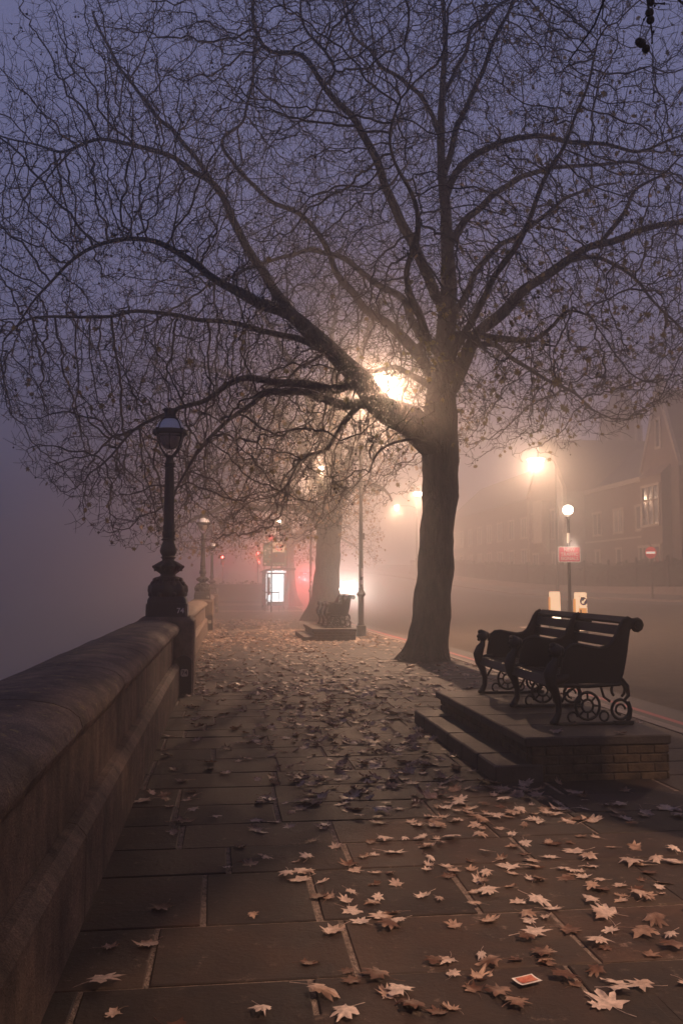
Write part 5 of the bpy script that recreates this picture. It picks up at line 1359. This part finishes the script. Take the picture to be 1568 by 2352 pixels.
while len(spots) < 3000:
    s = 3.4 + (rng.random() ** 1.25) * 40; l = rng.uniform(-.62, KERB - .22)
    if rng.random() > dens(s, l) * (.55 if s < 6 else 1): continue
    if 7.15 < s < 10.5 and 2.5 < l < 3.65 and rng.random() < .6: continue
    spots.append((s, l))
# measured near leaves
for (u, v) in ((705, 2010), (660, 2012), (738, 2028), (805, 2055), (865, 2032), (868, 2070), (755, 2065), (830, 2120), (770, 2140), (880, 2105), (905, 2100), (915, 2120), (705, 2215), (735, 2285), (600, 2325), (870, 2250), (895, 2290), (920, 2285),
               (1000, 2215), (1040, 2245), (1100, 2250), (1105, 2200), (1130, 2215), (1150, 2290), (1255, 2215), (1290, 2250), (1320, 2265), (1400, 2310), (1425, 2262), (1540, 2155), (1550, 2180), (1385, 2110), (1400, 2100), (1210, 2105), (1265, 2090),
               (1080, 2000), (1040, 2000), (1115, 2010), (1175, 1995), (1240, 2025), (1110, 2030), (1180, 2010), (1330, 2008), (1430, 2060), (1460, 2045), (1465, 2060), (1380, 2025), (1290, 2000), (1520, 2030), (1455, 1985), (1350, 1975), (980, 1945), (880, 1930), (770, 1948), (550, 1947), (610, 1975), (605, 1968), (520, 1995),
               (375, 2085), (1110, 1890), (1150, 1905), (1220, 1885), (1240, 1890), (1100, 1920), (1260, 1940), (1370, 1925), (1200, 1965), (1150, 1975), (820, 1820), (850, 1835), (790, 1840), (1190, 1830), (1220, 1850), (1130, 1800), (1160, 1815), (495, 1880), (430, 1840), (390, 1855), (345, 2170)):
    p = P(u, v, 10.0); k = H / (H - p.z); s, l = SL(p.x * k, 10 * k); spots.append((s, l))
mea = len(spots) - 79
def visible_size(q):
    p = R(q[0], q[1], 0)
    if p.y < 3.2 or abs(p.x) > p.y * .3733 * 1.05: return 0
    return 1 / p.y
order = sorted(range(len(spots)), key=lambda i: -visible_size(spots[i]))
def leaf_place(s, l, rng):
    z = gz(s, l) + .003
    if 7.22 < s < 10.42 and 2.14 < l < 2.40: z += .137
    elif 7.22 < s < 10.42 and 2.40 < l < 3.63: z += .352
    return R(s, l, z)
far_mb = MB(); cnt = 0; tones = ('pale tan', 'curled brown', 'flat buff', 'crumpled reddish brown', 'dry lobed')
for n_, i in enumerate(order):
    s, l = spots[i]; p = leaf_place(s, l, rng); size = rng.uniform(.045, .098) * (1.12 if 6 < s < 16 else 1) * (1.08 if rng.random() < .3 else .92)
    rot = (rng.gauss(0, .10), rng.gauss(0, .10), rng.uniform(0, 6.283))
    if n_ < 300:
        k = rng.randrange(28)
        o = bpy.data.objects.new('fallen_leaf', LM[k]); COL.objects.link(o)
        if rng.random() < .35: rot = (rot[0] + math.pi, rot[1], rot[2]); p.z += .28 * size
        o.location = p; o.rotation_euler = rot; o.scale = (size * rng.uniform(.8, 1.1), size, size * rng.uniform(.5, 1.1))
        where = 'against the lower step of the bench plinth' if (6.6 < s < 10.8 and 1.4 < l < 2.2) else 'on the bench plinth' if (7.2 < s < 10.5 and l >= 2.14) else 'along the foot of the river wall' if l < -.1 else \
            (('on the paving at the bottom left' if l < .3 else 'on the paving at the bottom edge') if s < 4.0 else 'on the paving in the lower right' if (s < 6.2 and l > 1.3) else 'on the paving in the lower middle' if s < 6.2 else 'on the middle of the dark pavement' if s < 8.5 else 'on the pavement beyond the near bench step')
        look = LOOK[k] + (' upturned' if abs(rot[0]) > 2 else '')
        tag(o, ('small ' if size < .062 else 'large ' if size > .085 else 'middling ') + look + ' dry plane leaf ' + where, 'leaf', 'dry leaves fallen on the paving')
    else:
        R_ = Matrix.Rotation(rot[2], 3, 'Z') @ Matrix.Rotation(rot[0] * 2, 3, 'X') @ Matrix.Rotation(rot[1] * 2, 3, 'Y')
        me = LM[rng.randrange(28)] if n_ < 900 else None
        if me is not None:
            far_mb.add([tuple(p + Vector((0, 0, .004)) + R_ @ (Vector(v.co) * size)) for v in me.vertices], [tuple(f.vertices) for f in me.polygons])
        else:
            leaf_fan(far_mb, p + Vector((0, 0, .02)), R_ @ Vector((1, 0, 0)), R_ @ Vector((0, 1, 0)), R_ @ Vector((0, 0, 1)), size * 1.15, rng, .3)
o = quick('leaf_litter', far_mb, M['dry_leaf'], None, False); tag(o, 'scattered dry leaf litter over the far pavement', 'leaves', kind='stuff')
# small dropped paper card
p = P(1210, 2262, 10); k = H / (H - p.z)
o = empty('paper_card', Vector((p.x * k, 10 * k, .012)), .45, 'small dropped paper card with white border and red picture among the leaves', 'card')
mb = MB(); n = 6; vs = []
for i in range(n + 1):
    for j in range(n + 1):
        x_, y_ = -.05 + .1 * i / n, -.035 + .07 * j / n; vs.append((x_, y_, .004 + 6 * y_ * y_ * .4 + .3 * x_ * x_))
fs = [(i * (n + 1) + j, (i + 1) * (n + 1) + j, (i + 1) * (n + 1) + j + 1, i * (n + 1) + j + 1) for i in range(n) for j in range(n)]
mb.add(vs, fs); mb.build('card_border', M['white_paint'], o, True)
mb = MB(); mb.add([(x_ * .78, y_ * .72, z_ + .0016) for x_, y_, z_ in vs], fs); mb.build('card_picture', M['paper_red'], o, True)

# ------------------------------------------------------------------ haze: one closed box of even fog
mb = MB(); mb.box(-330, 300, -60, 380, -7.2, 29)
hz = mb.build('haze', None); tag(hz, kind='stuff')
m = bpy.data.materials.new('haze'); m.use_nodes = True; t = m.node_tree; t.nodes.clear()
pv = t.nodes.new('ShaderNodeVolumePrincipled'); pv.inputs['Density'].default_value = HAZE_DENSITY; pv.inputs['Anisotropy'].default_value = .60
pv.inputs['Color'].default_value = (.93, .93, .93, 1)
pf = t.nodes.new('ShaderNodeVolumePrincipled'); pf.inputs['Density'].default_value = .0040; pf.inputs['Anisotropy'].default_value = .95      # droplets scatter part of the light straight on: the aureole round each lamp
pf.inputs['Color'].default_value = (.95, .95, .95, 1); av = t.nodes.new('ShaderNodeAddShader')
t.links.new(pv.outputs[0], av.inputs[0]); t.links.new(pf.outputs[0], av.inputs[1])
ou = t.nodes.new('ShaderNodeOutputMaterial'); t.links.new(av.outputs[0], ou.inputs['Volume'])
hz.data.materials.clear(); hz.data.materials.append(m)
